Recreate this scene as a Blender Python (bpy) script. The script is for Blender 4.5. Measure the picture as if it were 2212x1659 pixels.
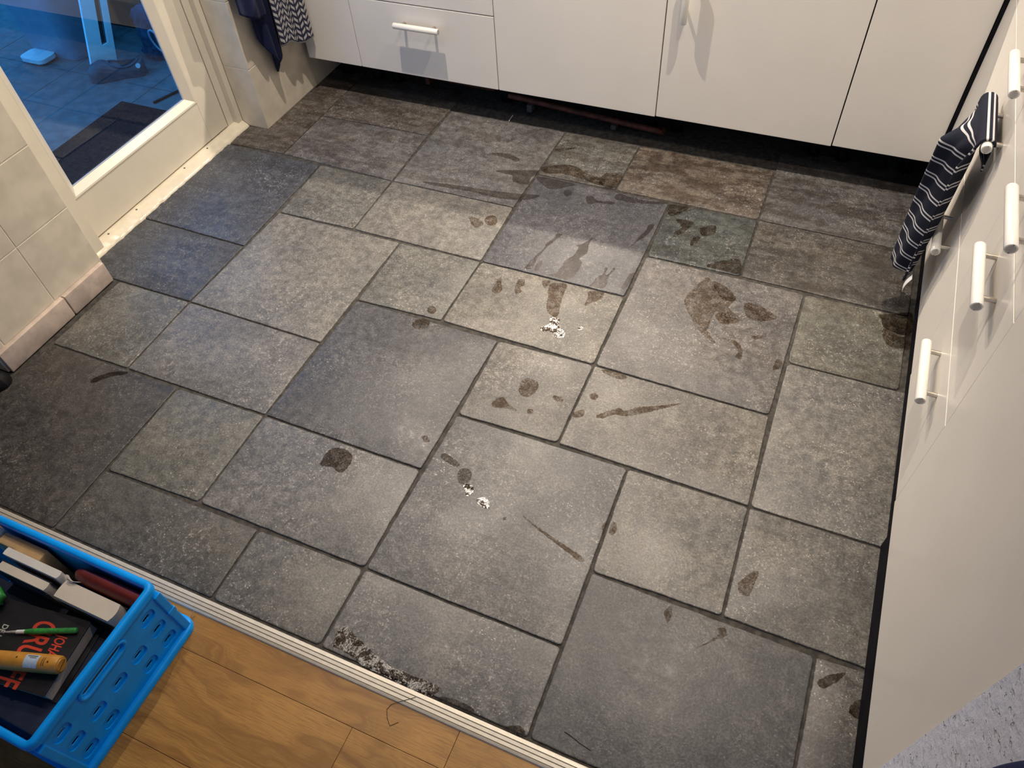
import bpy, bmesh, math, random
from mathutils import Vector, Matrix, noise as mnoise
random.seed(7)
scene = bpy.context.scene
for o in list(bpy.data.objects): bpy.data.objects.remove(o)
col = scene.collection

# ------------------------------------------------------------------ camera
cam_d = bpy.data.cameras.new('camera'); cam = bpy.data.objects.new('camera', cam_d); col.objects.link(cam)
cam_d.sensor_fit = 'HORIZONTAL'; cam_d.sensor_width = 36.0; cam_d.lens = 1605.387/2212*36; cam_d.clip_start = .02
_r = (0.918769, 0.391249, -0.052789); _d = (0.271021, -0.722288, -0.636277); _f = (-0.287072, 0.570285, -0.769653)
cam.matrix_world = Matrix(((_r[0], -_d[0], -_f[0], 1.4077), (_r[1], -_d[1], -_f[1], -1.9495), (_r[2], -_d[2], -_f[2], 1.6193), (0, 0, 0, 1)))
scene.camera = cam

# ------------------------------------------------------------------ world: blue dusk sky
w = bpy.data.worlds.new('dusk'); scene.world = w; w.use_nodes = True
bg = w.node_tree.nodes['Background']; bg.inputs[0].default_value = (.045, .36, .95, 1); bg.inputs[1].default_value = 2.2

# ------------------------------------------------------------------ lights (the room's own lamps)
def spot(loc, power, size=2.1, rad=.028, color=(1, .80, .60), blend=.7, aim=None):
    l = bpy.data.lights.new('ceiling_spot_light', 'SPOT'); l.energy = power; l.spot_size = size; l.spot_blend = blend
    l.shadow_soft_size = rad; l.color = color
    o = bpy.data.objects.new('ceiling_spot_light', l); col.objects.link(o); o.location = loc
    if aim: o.rotation_euler = (Vector(aim)-Vector(loc)).to_track_quat('-Z', 'Y').to_euler()
    return o
WARM = (1, .885, .76)
spot((.03, -.03, 2.47), 158, size=1.8, rad=.014, color=WARM, blend=.8, aim=(-.08, .12, 0))
spot((1.30, -.03, 2.47), 118, size=1.6, rad=.014, color=WARM, blend=.8)
spot((.03, -1.0, 2.47), 26, size=1.7, rad=.014, color=WARM, blend=.8)
spot((1.36, -.80, 2.47), 54, size=1.6, rad=.014, color=WARM, blend=.8)
# two lamps in the cooker hood over the back worktop
spot((.32, .80, 1.48), 52, size=2.25, rad=.008, color=(1, .87, .72), blend=.6, aim=(.40, .25, 0))
spot((.76, .80, 1.48), 52, size=2.25, rad=.008, color=(1, .87, .72), blend=.6, aim=(.76, .25, 0))

vs = scene.view_settings
vs.view_transform = 'Standard'; vs.look = 'None'; vs.exposure = 0.0; vs.gamma = 1.0; vs.use_curve_mapping = False

# ------------------------------------------------------------------ helpers
class MB:
    def __init__(s): s.v = []; s.f = []
    def face(s, pts):
        n = len(s.v); s.v += [tuple(p) for p in pts]; s.f.append(list(range(n, n+len(pts))))
    def add(s, v, f):
        n = len(s.v); s.v += [tuple(p) for p in v]; s.f += [[i+n for i in q] for q in f]; return s
    def box(s, x0, x1, y0, y1, z0, z1, c=0.0):
        if c <= 0:
            v = [(x, y, z) for z in (z0, z1) for y in (y0, y1) for x in (x0, x1)]
            s.add(v, [(0, 2, 3, 1), (4, 5, 7, 6), (0, 1, 5, 4), (2, 6, 7, 3), (0, 4, 6, 2), (1, 3, 7, 5)]); return s
        bm = bmesh.new()
        bmesh.ops.create_cube(bm, size=1)
        for q in bm.verts: q.co = ((x0+x1)/2+q.co.x*(x1-x0), (y0+y1)/2+q.co.y*(y1-y0), (z0+z1)/2+q.co.z*(z1-z0))
        bmesh.ops.bevel(bm, geom=bm.edges[:], offset=c, segments=2, profile=.6, affect='EDGES')
        bm.verts.index_update(); s.add([q.co[:] for q in bm.verts], [[q.index for q in f.verts] for f in bm.faces]); bm.free(); return s
    def tube(s, pts, r, n=12, cap=True, hollow=0):
        pts = [Vector(p) for p in pts]; rr = r if isinstance(r, (list, tuple)) else [r]*len(pts)
        base = len(s.v); up = None
        for i, p in enumerate(pts):
            t = (pts[min(i+1, len(pts)-1)]-pts[max(i-1, 0)]).normalized()
            if up is None: up = Vector((0, 0, 1)) if abs(t.z) < .9 else Vector((1, 0, 0))
            a = t.cross(up).normalized(); b = a.cross(t).normalized(); up = b
            for k in range(n):
                q = 2*math.pi*k/n; s.v.append(tuple(p+a*rr[i]*math.cos(q)+b*rr[i]*math.sin(q)))
        for i in range(len(pts)-1):
            for k in range(n):
                k2 = (k+1) % n; s.f.append([base+i*n+k, base+i*n+k2, base+(i+1)*n+k2, base+(i+1)*n+k])
        if cap:
            s.f.append([base+k for k in range(n)][::-1]); e = base+(len(pts)-1)*n; s.f.append([e+k for k in range(n)])
        return s
    def grid(s, rows):
        n = len(s.v); W = len(rows[0])
        for r in rows: s.v += [tuple(p) for p in r]
        for i in range(len(rows)-1):
            for j in range(W-1): s.f.append([n+i*W+j, n+i*W+j+1, n+(i+1)*W+j+1, n+(i+1)*W+j])
        return s
    def prism(s, poly, z0, z1):
        n = len(poly); b = len(s.v)
        s.v += [(x, y, z0) for x, y in poly]+[(x, y, z1) for x, y in poly]
        s.f.append([b+i for i in range(n)][::-1]); s.f.append([b+n+i for i in range(n)])
        for i in range(n): j = (i+1) % n; s.f.append([b+i, b+j, b+n+j, b+n+i])
        return s
    def map(s, fn): s.v = [tuple(fn(*p)) for p in s.v]; return s
    def build(s, name, mat, parent=None, smooth=False, sub=0, solid=0, uv=None, sharp=40):
        me = bpy.data.meshes.new(name)
        off = Vector((0, 0, 0)); q = parent
        while q is not None: off += q.location; q = q.parent
        org = Vector((0, 0, 0))
        if parent is None:
            xs = [p[0] for p in s.v]; ys = [p[1] for p in s.v]; zs = [p[2] for p in s.v]
            org = Vector(((min(xs)+max(xs))/2, (min(ys)+max(ys))/2, min(zs)))
        t = off+org
        me.from_pydata([(p[0]-t.x, p[1]-t.y, p[2]-t.z) for p in s.v], [], s.f)
        if uv:
            l = me.uv_layers.new(name='UVMap')
            for lp in me.loops: l.data[lp.index].uv = uv[lp.vertex_index]
        bm = bmesh.new(); bm.from_mesh(me)
        if not solid: bmesh.ops.recalc_face_normals(bm, faces=bm.faces[:])
        bm.to_mesh(me); bm.free()
        if smooth:
            for f in me.polygons: f.use_smooth = True
            try: me.set_sharp_from_angle(angle=math.radians(sharp))
            except Exception: pass
        if mat is not None: me.materials.append(mat)
        o = bpy.data.objects.new(name, me); col.objects.link(o)
        o.parent = parent; o.location = org
        if solid:
            m = o.modifiers.new('thick', 'SOLIDIFY'); m.thickness = solid; m.offset = 0
        if sub:
            m = o.modifiers.new('sub', 'SUBSURF'); m.levels = sub; m.render_levels = sub
        return o

def tag(o, label=None, cat=None, group=None, kind=None):
    if label: o['label'] = label
    if cat: o['category'] = cat
    if group: o['group'] = group
    if kind: o['kind'] = kind
    return o
def empty(name, loc, parent=None):
    o = bpy.data.objects.new(name, None); col.objects.link(o); o.parent = parent; o.location = loc; o.empty_display_size = .05
    return o
def thing(name, loc, label, cat, group=None): return tag(empty(name, loc), label, cat, group)

def plate(outer, holes, axis_map, t0, t1):
    """flat plate with through holes; outlines are 2-D lists, axis_map(a, b, t) gives the 3-D point"""
    m = MB()
    loops = [outer]+holes
    bm = bmesh.new(); edges = []; allv = []
    for lp in loops:
        vs_ = [bm.verts.new((p[0], p[1], 0)) for p in lp]; allv += vs_
        for i in range(len(vs_)): edges.append(bm.edges.new((vs_[i], vs_[(i+1) % len(vs_)])))
    bmesh.ops.triangle_fill(bm, use_beauty=True, use_dissolve=False, edges=edges, normal=(0, 0, 1))
    bm.verts.index_update()
    V = [v.co[:2] for v in bm.verts]; Fc = [[v.index for v in f.verts] for f in bm.faces]; bm.free()
    n = len(V)
    m.add([axis_map(a, b, t0) for a, b in V], [f[::-1] for f in Fc])
    m.add([axis_map(a, b, t1) for a, b in V], Fc)
    for lp in loops:
        k = len(lp)
        m.add([axis_map(a, b, t0) for a, b in lp]+[axis_map(a, b, t1) for a, b in lp], [[i, (i+1) % k, k+(i+1) % k, k+i] for i in range(k)])
    return m
def stadium(cx, cy, L, W, n=6):
    """L along first axis"""
    r = W/2; h = L/2-r; P = []
    for i in range(n+1): a = -math.pi/2+math.pi*i/n; P.append((cx+h+r*math.cos(a), cy+r*math.sin(a)))
    for i in range(n+1): a = math.pi/2+math.pi*i/n; P.append((cx-h+r*math.cos(a), cy+r*math.sin(a)))
    return P
def rrect(x0, x1, y0, y1, r, n=5):
    P = []
    for cx, cy, a0 in ((x1-r, y0+r, -90), (x1-r, y1-r, 0), (x0+r, y1-r, 90), (x0+r, y0+r, 180)):
        for i in range(n+1): a = math.radians(a0+90*i/n); P.append((cx+r*math.cos(a), cy+r*math.sin(a)))
    return P

# ------------------------------------------------------------------ materials
def newmat(name):
    m = bpy.data.materials.new(name); m.use_nodes = True; nt = m.node_tree
    return m, nt, nt.nodes['Principled BSDF']
class N:
    """little node-graph helper"""
    def __init__(s, nt): s.nt = nt
    def n(s, typ, **kw):
        q = s.nt.nodes.new(typ)
        for k, v in kw.items(): setattr(q, k, v)
        return q
    def link(s, a, b): s.nt.links.new(a, b)
    def setin(s, sock, v):
        if hasattr(v, 'is_output'): s.link(v, sock)
        else: sock.default_value = v
    def noise(s, vec, scale, detail=3, rough=.5, dist=0.0):
        q = s.n('ShaderNodeTexNoise'); q.inputs['Scale'].default_value = scale; q.inputs['Detail'].default_value = detail
        q.inputs['Roughness'].default_value = rough; q.inputs['Distortion'].default_value = dist
        if vec is not None: s.link(vec, q.inputs['Vector'])
        return q.outputs['Fac']
    def vor(s, vec, scale, feature='F1'):
        q = s.n('ShaderNodeTexVoronoi'); q.feature = feature; q.inputs['Scale'].default_value = scale
        if vec is not None: s.link(vec, q.inputs['Vector'])
        return q.outputs['Distance']
    def ramp(s, f, a, b, lo=0.0, hi=1.0):
        q = s.n('ShaderNodeMapRange'); q.interpolation_type = 'SMOOTHSTEP'
        s.setin(q.inputs[0], f); q.inputs[1].default_value = a; q.inputs[2].default_value = b; q.inputs[3].default_value = lo; q.inputs[4].default_value = hi
        return q.outputs[0]
    def math(s, op, a, b=0.0, c=None, clamp=False):
        q = s.n('ShaderNodeMath', operation=op, use_clamp=clamp); s.setin(q.inputs[0], a); s.setin(q.inputs[1], b)
        if c is not None: s.setin(q.inputs[2], c)
        return q.outputs[0]
    def mix(s, f, a, b, mode='MIX'):
        q = s.n('ShaderNodeMix', data_type='RGBA', blend_type=mode); s.setin(q.inputs[0], f); s.setin(q.inputs[6], a); s.setin(q.inputs[7], b)
        return q.outputs[2]
    def pos(s): return s.n('ShaderNodeNewGeometry').outputs['Position']
    def obj(s): return s.n('ShaderNodeTexCoord').outputs['Object']
    def mapping(s, vec, scale=(1, 1, 1), rot=(0, 0, 0), loc=(0, 0, 0)):
        q = s.n('ShaderNodeMapping'); s.link(vec, q.inputs[0]); s.setin(q.inputs[1], loc); q.inputs[2].default_value = rot; q.inputs[3].default_value = scale
        return q.outputs[0]
    def bump(s, h, strength=.3, dist=.002, normal=None):
        q = s.n('ShaderNodeBump'); q.inputs['Strength'].default_value = strength; q.inputs['Distance'].default_value = dist; s.link(h, q.inputs['Height'])
        if normal is not None: s.link(normal, q.inputs['Normal'])
        return q.outputs[0]
def plain(name, c, rough=.5, metal=0.0, var=.06, scale=30, bump=0.0, bscale=120, spec=.5, coat=0.0, **kw):
    m, nt, b = newmat(name); g = N(nt); p = g.pos()
    f = g.noise(p, scale, 2)
    lo = tuple(max(0, x*(1-var)) for x in c)+(1,); hi = tuple(min(1, x*(1+var)) for x in c)+(1,)
    g.link(g.mix(g.ramp(f, .3, .7), lo, hi), b.inputs['Base Color'])
    b.inputs['Roughness'].default_value = rough; b.inputs['Metallic'].default_value = metal; b.inputs['Specular IOR Level'].default_value = spec
    b.inputs['Coat Weight'].default_value = coat
    for k, v in kw.items(): b.inputs[k].default_value = v
    if bump: g.link(g.bump(g.noise(p, bscale, 2), bump, .002), b.inputs['Normal'])
    return m
M = {}
# white kitchen fronts
M['front'] = plain('white_lacquer_front', (.90, .845, .755), .30, var=.015, scale=6, bump=.03, bscale=350)
M['carcass'] = plain('white_carcass', (.62, .57, .50), .5, var=.02)
M['gapshade'] = plain('gap_shade_brown', (.10, .075, .045), .6)  # white carcass edge, with the shade of the front gaps put into its colour
M['black'] = plain('black_plastic', (.006, .006, .007), .6, var=.3, bump=.1, spec=.2)
M['plinth'] = plain('black_plinth', (.006, .006, .009), .7, var=.3, spec=.12)
M['frost'] = plain('frosted_acrylic', (.86, .83, .76), .32, var=.02, **{'Subsurface Weight': .5, 'Subsurface Radius': (.012, .012, .010), 'Subsurface Scale': 1.0})
M['steel'] = plain('brushed_steel', (.62, .57, .50), .28, 1.0, var=.05, scale=200)
M['copper'] = plain('tarnished_copper', (.13, .045, .03), .6, .2, var=.4, scale=40)
M['greymetal'] = plain('dull_zinc', (.12, .12, .13), .6, .3)
M['walltile'] = plain('cream_wall_tile', (.70, .63, .505), .30, var=.08, scale=14, bump=.06, bscale=60)
M['skirttile'] = plain('beige_skirting_tile', (.55, .45, .38), .42, var=.14, scale=25, bump=.08, bscale=90)
M['wgrout'] = plain('cream_grout', (.80, .73, .60), .7, var=.05)
M['plaster'] = plain('plain_plaster', (.66, .62, .56), .8, var=.03)
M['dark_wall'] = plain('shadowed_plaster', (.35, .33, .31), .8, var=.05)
M['doorpaint'] = plain('cream_door_paint', (.72, .662, .545), .33, var=.025, scale=12, bump=.03, bscale=200)
M['sill'] = plain('worn_sill_paint', (.66, .60, .47), .26, var=.05, scale=30, bump=.12, bscale=22)
M['gasket'] = plain('grey_glazing_seal', (.42, .43, .46), .4)
M['alu'] = plain('anodised_aluminium', (.52, .48, .41), .45, .4, var=.05, scale=80)

def m_stone():
    m, nt, b = newmat('grey_fossil_limestone'); g = N(nt)
    info = g.n('ShaderNodeObjectInfo'); pos = g.pos()
    off = g.n('ShaderNodeCombineXYZ'); k = g.math('MULTIPLY', info.outputs['Random'], 37.0)
    g.link(k, off.inputs[0]); g.link(g.math('MULTIPLY', info.outputs['Random'], 61.0), off.inputs[1])
    add = g.n('ShaderNodeVectorMath', operation='ADD'); g.link(pos, add.inputs[0]); g.link(off.outputs[0], add.inputs[1]); p = add.outputs[0]
    sep = g.n('ShaderNodeSeparateColor'); g.link(info.outputs['Color'], sep.inputs[0])
    big = g.noise(p, 5.5, 4, .6); mid = g.noise(p, 38, 3, .65); fine = g.noise(p, 190, 2, .6)
    base = info.outputs['Color']
    c1 = g.mix(g.ramp(big, .30, .72), (.78, .78, .80, 1), (1.20, 1.17, 1.12, 1))
    c = g.mix(1.0, base, c1, 'MULTIPLY')
    c2 = g.mix(g.ramp(mid, .3, .72), (.72, .72, .73, 1), (1.28, 1.27, 1.25, 1)); c = g.mix(1.0, c, c2, 'MULTIPLY')
    c3 = g.mix(g.ramp(fine, .3, .75), (.64, .64, .64, 1), (1.40, 1.39, 1.37, 1)); c = g.mix(.8, c, g.mix(1.0, c, c3, 'MULTIPLY'))
    # broken shell fragments: short pale curls and specks
    wob = g.noise(p, 120, 2, .5, 1.2)
    arc = g.math('ABSOLUTE', g.math('SUBTRACT', wob, .5))
    curls = g.ramp(arc, .010, .030, 1, 0)
    gate = g.ramp(g.noise(p, 75, 2), .50, .60); dens = g.ramp(g.noise(p, 7, 3), .36, .62, .25, 1)
    curl = g.math('MULTIPLY', g.math('MULTIPLY', curls, gate), dens)
    vd = g.vor(p, 95); speck = g.math('MULTIPLY', g.ramp(vd, .10, .22, 1, 0), g.ramp(g.noise(p, 31, 2), .46, .56))
    dash = g.math('MULTIPLY', g.ramp(g.vor(g.mapping(p, (1, 2.6, 1), (0, 0, -.5)), 60), .09, .17, 1, 0), g.ramp(g.noise(p, 22, 2), .50, .58)); dash2 = g.math('MULTIPLY', g.ramp(g.vor(g.mapping(p, (1, 2.8, 1), (0, 0, 1.1), (3, 5, 0)), 70), .09, .17, 1, 0), g.ramp(g.noise(p, 27, 2), .48, .56)); speck = g.math('MAXIMUM', speck, g.math('MAXIMUM', dash, dash2))
    chip = g.math('MULTIPLY', g.ramp(g.vor(g.mapping(p, (1, 1.9, 1), (0, 0, .7)), 17), .055, .075, 1, 0), g.ramp(g.noise(p, 8, 2), .60, .64))
    pale = g.math('MAXIMUM', g.math('MULTIPLY', curl, .80), g.math('MAXIMUM', g.math('MULTIPLY', speck, .70), g.math('MULTIPLY', chip, .55)))
    amt = g.math('MULTIPLY', info.outputs['Object Index'], .01)
    blotch = g.ramp(g.noise(p, 4.5, 3, .6), .34, .66, .25, 1.0)
    pale = g.math('MULTIPLY', pale, g.math('MULTIPLY', amt, blotch))
    c = g.mix(pale, c, (.62, .57, .51, 1))
    # trodden-in brown dirt in wiping streaks; amount is the tile's own (object colour alpha)
    st = g.noise(g.mapping(p, (5, 22, 5), (0, 0, .15)), 1.0, 4, .65); st2 = g.noise(p, 16, 4, .7)
    dirt = g.math('MULTIPLY', g.ramp(g.math('ADD', g.math('MULTIPLY', st, .6), g.math('MULTIPLY', st2, .4)), .46, .56), info.outputs['Alpha'])
    c = g.mix(g.math('MULTIPLY', dirt, .72), c, g.mix(1.0, c, (.34, .26, .20, 1), 'MULTIPLY'))
    g.link(c, b.inputs['Base Color'])
    r = g.math('ADD', g.ramp(mid, .3, .7, .40, .56), g.math('MULTIPLY', g.ramp(big, .35, .65), -.06))
    g.link(r, b.inputs['Roughness']); b.inputs['Specular IOR Level'].default_value = .42
    n1 = g.bump(big, .35, .006); n2 = g.bump(mid, .28, .0025, n1); n3 = g.bump(fine, .35, .0008, n2); g.link(n3, b.inputs['Normal'])
    return m
M['stone'] = m_stone()
M['grout'] = plain('dirty_grey_grout', (.050, .045, .038), .9, var=.4, scale=60, bump=.6, bscale=300)

def m_wet(name, tint, gloss, lo, rough=.12, bumps=.8, patchy=False):
    m, nt, b = newmat(name); g = N(nt); p = g.pos(); nt.nodes.remove(b)
    out = nt.nodes['Material Output']
    tr = g.n('ShaderNodeBsdfTransparent')
    f = g.math('ADD', g.math('MULTIPLY', g.noise(p, 230, 4, .65, .6), .6), g.math('MULTIPLY', g.noise(p, 38, 3), .4))
    g.link(g.mix(g.ramp(f, .42, .60), tint+(1,), tuple(t+(1-t)*lo for t in tint)+(1,)), tr.inputs[0])
    gl = g.n('ShaderNodeBsdfGlossy'); gl.inputs['Roughness'].default_value = rough
    nb = g.bump(g.noise(p, 150, 3, .6), bumps, .0012); g.link(nb, gl.inputs['Normal'])
    fr = g.n('ShaderNodeFresnel'); fr.inputs[0].default_value = 1.33; g.link(nb, fr.inputs['Normal'])
    gf = g.math('MULTIPLY', fr.outputs[0], gloss)
    if patchy: gf = g.math('MULTIPLY', gf, g.ramp(g.math('ADD', g.math('MULTIPLY', g.noise(p, 55, 3, .6), .6), g.math('MULTIPLY', g.noise(p, 260, 3, .6), .4)), .46, .54))
    mx = g.n('ShaderNodeMixShader'); g.link(gf, mx.inputs[0]); g.link(tr.outputs[0], mx.inputs[1]); g.link(gl.outputs[0], mx.inputs[2])
    g.link(mx.outputs[0], out.inputs[0]); return m
M['wet_w'] = m_wet('water_film', (.66, .62, .60), 1.0, .25, .10)
M['wet_b'] = m_wet('soaked_in_water', (.56, .48, .41), .25, .72, .4)
M['wet_d'] = m_wet('dark_soaked_patch', (.42, .36, .31), .5, .5, .25)
M['wet_l'] = m_wet('faint_soaked_patch', (.66, .58, .50), .25, .9, .4)
M['wet_g'] = m_wet('standing_water', (.46, .40, .35), 4.0, .35, .20, .5, True)

def m_oak():
    m, nt, b = newmat('oak_laminate'); g = N(nt); info = g.n('ShaderNodeObjectInfo'); pos = g.pos()
    off = g.n('ShaderNodeCombineXYZ'); g.link(g.math('MULTIPLY', info.outputs['Random'], 23.0), off.inputs[0]); g.link(g.math('MULTIPLY', info.outputs['Random'], 9.0), off.inputs[1])
    add = g.n('ShaderNodeVectorMath', operation='ADD'); g.link(pos, add.inputs[0]); g.link(off.outputs[0], add.inputs[1])
    warp = g.noise(g.mapping(add.outputs[0], (2.2, 7, 1)), 1.0, 3)
    q = g.n('ShaderNodeCombineXYZ'); s = g.n('ShaderNodeSeparateXYZ'); g.link(add.outputs[0], s.inputs[0])
    g.link(g.math('MULTIPLY', s.outputs[0], 2.0), q.inputs[0]); g.link(g.math('ADD', g.math('MULTIPLY', s.outputs[1], 20.0), g.math('MULTIPLY', warp, 9.0)), q.inputs[1])
    rings = g.noise(q.outputs[0], 1.0, 4, .6)
    grain = g.noise(g.mapping(add.outputs[0], (18, 420, 1)), 1.0, 3, .6)
    c = g.mix(g.ramp(rings, .32, .68), (.200, .088, .017, 1), (.395, .205, .047, 1))
    c = g.mix(g.ramp(grain, .30, .56, .75, 0), c, (.20, .095, .024, 1))
    g.link(c, b.inputs['Base Color']); b.inputs['Roughness'].default_value = .42
    g.link(g.bump(grain, .12, .0006), b.inputs['Normal']); return m
M['oak'] = m_oak()

def m_granol():
    m, nt, b = newmat('pitted_spray_plaster'); g = N(nt); p = g.pos()
    n1 = g.noise(p, 65, 4, .6); pit = g.ramp(g.noise(g.mapping(p, (1, 55, 90)), 1.0, 3, .6), .60, .68)
    c = g.mix(g.math('MULTIPLY', pit, .55), (.82, .835, .93, 1), (.50, .51, .58, 1)); g.link(c, b.inputs['Base Color']); b.inputs['Roughness'].default_value = .8
    h = g.math('SUBTRACT', n1, g.math('MULTIPLY', pit, .9)); g.link(g.bump(h, .8, .003), b.inputs['Normal']); return m
M['granol'] = m_granol()

def m_glass():
    m, nt, b = newmat('door_glass'); b.inputs['Base Color'].default_value = (.93, .96, .98, 1); b.inputs['Roughness'].default_value = 0.0
    g = N(nt); nt.nodes.remove(b); out = nt.nodes['Material Output']
    tr = g.n('ShaderNodeBsdfTransparent'); tr.inputs[0].default_value = (.92, .96, .97, 1)
    gl = g.n('ShaderNodeBsdfGlossy'); gl.inputs['Roughness'].default_value = 0.01
    fr = g.n('ShaderNodeFresnel'); fr.inputs[0].default_value = 2.2
    mx = g.n('ShaderNodeMixShader'); bf = g.n('ShaderNodeNewGeometry').outputs['Backfacing']; g.link(g.math('MULTIPLY', fr.outputs[0], g.math('SUBTRACT', 1.0, bf)), mx.inputs[0]); g.link(tr.outputs[0], mx.inputs[1]); g.link(gl.outputs[0], mx.inputs[2]); g.link(mx.outputs[0], out.inputs[0]); return m
M['glass'] = m_glass()

def m_terry(name, c, c2, scale=420):
    m, nt, b = newmat(name); g = N(nt); p = g.pos()
    f = g.noise(p, scale, 3, .7); big = g.noise(p, 22, 3)
    g.link(g.mix(g.ramp(f, .3, .7), c+(1,), c2+(1,)), b.inputs['Base Color']); b.inputs['Roughness'].default_value = .95; b.inputs['Specular IOR Level'].default_value = .15
    b.inputs['Sheen Weight'].default_value = .06
    g.link(g.bump(f, .8, .003), b.inputs['Normal']); return m
M['navy'] = m_terry('navy_terry', (.005, .008, .032), (.012, .018, .062))
M['bluecloth'] = m_terry('blue_cloth', (.006, .012, .06), (.012, .022, .10))

def uvnode(g): return g.n('ShaderNodeTexCoord').outputs['UV']
def m_stripe():
    m, nt, b = newmat('black_towel_white_double_stripes'); g = N(nt); s = g.n('ShaderNodeSeparateXYZ'); g.link(uvnode(g), s.inputs[0])
    v = g.math('FRACT', g.math('MULTIPLY', s.outputs[1], 1/.047))
    l1 = g.math('LESS_THAN', g.math('ABSOLUTE', g.math('SUBTRACT', v, .40)), .045); l2 = g.math('LESS_THAN', g.math('ABSOLUTE', g.math('SUBTRACT', v, .62)), .045)
    f = g.noise(g.pos(), 600, 2)
    c = g.mix(g.math('MAXIMUM', l1, l2), g.mix(f, (.008, .010, .018, 1), (.022, .025, .042, 1)), (.62, .60, .60, 1))
    g.link(c, b.inputs['Base Color']); b.inputs['Roughness'].default_value = .9; b.inputs['Specular IOR Level'].default_value = .2
    g.link(g.bump(f, .4, .001), b.inputs['Normal']); return m
M['stripe'] = m_stripe()
def m_leaf():
    m, nt, b = newmat('navy_towel_pale_leaf_print'); g = N(nt); s = g.n('ShaderNodeSeparateXYZ'); g.link(uvnode(g), s.inputs[0])
    # rows of pale V-shaped leaf pairs
    cu = g.math('MULTIPLY', s.outputs[0], 1/.034); fu = g.math('ABSOLUTE', g.math('SUBTRACT', g.math('FRACT', cu), .5))
    vv = g.math('ADD', g.math('MULTIPLY', s.outputs[1], 1/.024), g.math('MULTIPLY', fu, -1.5))
    fv = g.math('FRACT', vv)
    band = g.math('LESS_THAN', g.math('ABSOLUTE', g.math('SUBTRACT', fv, .5)), .25)
    gap = g.math('MULTIPLY', g.math('GREATER_THAN', fu, .06), g.math('LESS_THAN', fu, .43))
    hem = g.math('LESS_THAN', s.outputs[1], .006)
    f = g.noise(g.pos(), 500, 2)
    c = g.mix(g.math('MAXIMUM', g.math('MULTIPLY', band, gap), hem), g.mix(f, (.022, .024, .05, 1), (.05, .05, .085, 1)), (.50, .48, .47, 1))
    g.link(c, b.inputs['Base Color']); b.inputs['Roughness'].default_value = .92; b.inputs['Specular IOR Level'].default_value = .15
    g.link(g.bump(f, .4, .001), b.inputs['Normal']); return m
M['leaf'] = m_leaf()
M['crate'] = plain('blue_crate_plastic', (.001, .32, .95), .36, spec=.25, var=.05, scale=20, bump=.05, bscale=250)
M['paper'] = plain('cream_page_edges', (.72, .64, .52), .85, var=.06, scale=12, bump=.2, bscale=300)
M['paperw'] = plain('white_page_edges', (.80, .76, .69), .85, var=.04)
M['tan'] = plain('tan_block', (.66, .43, .20), .6, var=.08, scale=25)
M['burgundy'] = plain('burgundy_leather', (.17, .022, .016), .35, var=.15, bump=.15, bscale=300)
M['blackcover'] = plain('black_book_cover', (.012, .011, .014), .45, var=.3)
M['navybox'] = plain('dark_navy_card', (.008, .013, .035), .7, var=.3)
M['greyedge'] = plain('grey_page_edges', (.50, .42, .33), .9, var=.06, bump=.3, bscale=400)
M['red'] = plain('red_print', (.62, .055, .025), .5, var=.05)
M['paleprint'] = plain('pale_print', (.42, .46, .38), .5, var=.05)
M['green'] = plain('green_plastic', (.03, .24, .045), .4, var=.25, scale=120)
M['bristle'] = plain('grey_bristle', (.35, .33, .33), .7, var=.3, scale=300)
M['whitepl'] = plain('white_plastic', (.7, .7, .7), .45, var=.05)
M['orange'] = plain('ochre_plastic', (.52, .24, .035), .38, var=.12, scale=40)
M['sticker'] = plain('pale_blue_sticker', (.42, .52, .66), .5, var=.10, scale=200)
M['slot'] = plain('dark_slot', (.05, .018, .006), .6)
M['patio'] = plain('grey_patio_slab', (.115, .117, .125), .75, var=.18, scale=18, bump=.3, bscale=90)
M['mat'] = plain('dark_door_mat', (.012, .012, .016), .95, spec=.02, var=.4, scale=120, bump=.8, bscale=260)
M['bin'] = plain('pale_bin_plastic', (.24, .26, .32), .4, var=.05)
M['whitepaint'] = plain('white_painted_wood', (.90, .92, .94), .45, var=.03)
M['shoe'] = plain('dark_rubber_clog', (.06, .065, .09), .42, var=.15)
M['shoein'] = plain('dark_clog_lining', (.012, .012, .014), .8)
M['bag'] = plain('dark_denim_bag', (.04, .055, .10), .9, var=.4, scale=40, bump=.5, bscale=100)
M['darkbox'] = plain('dark_brown_box', (.03, .026, .026), .8, var=.15)
M['cord'] = plain('pale_cord', (.45, .47, .52), .7)

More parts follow.
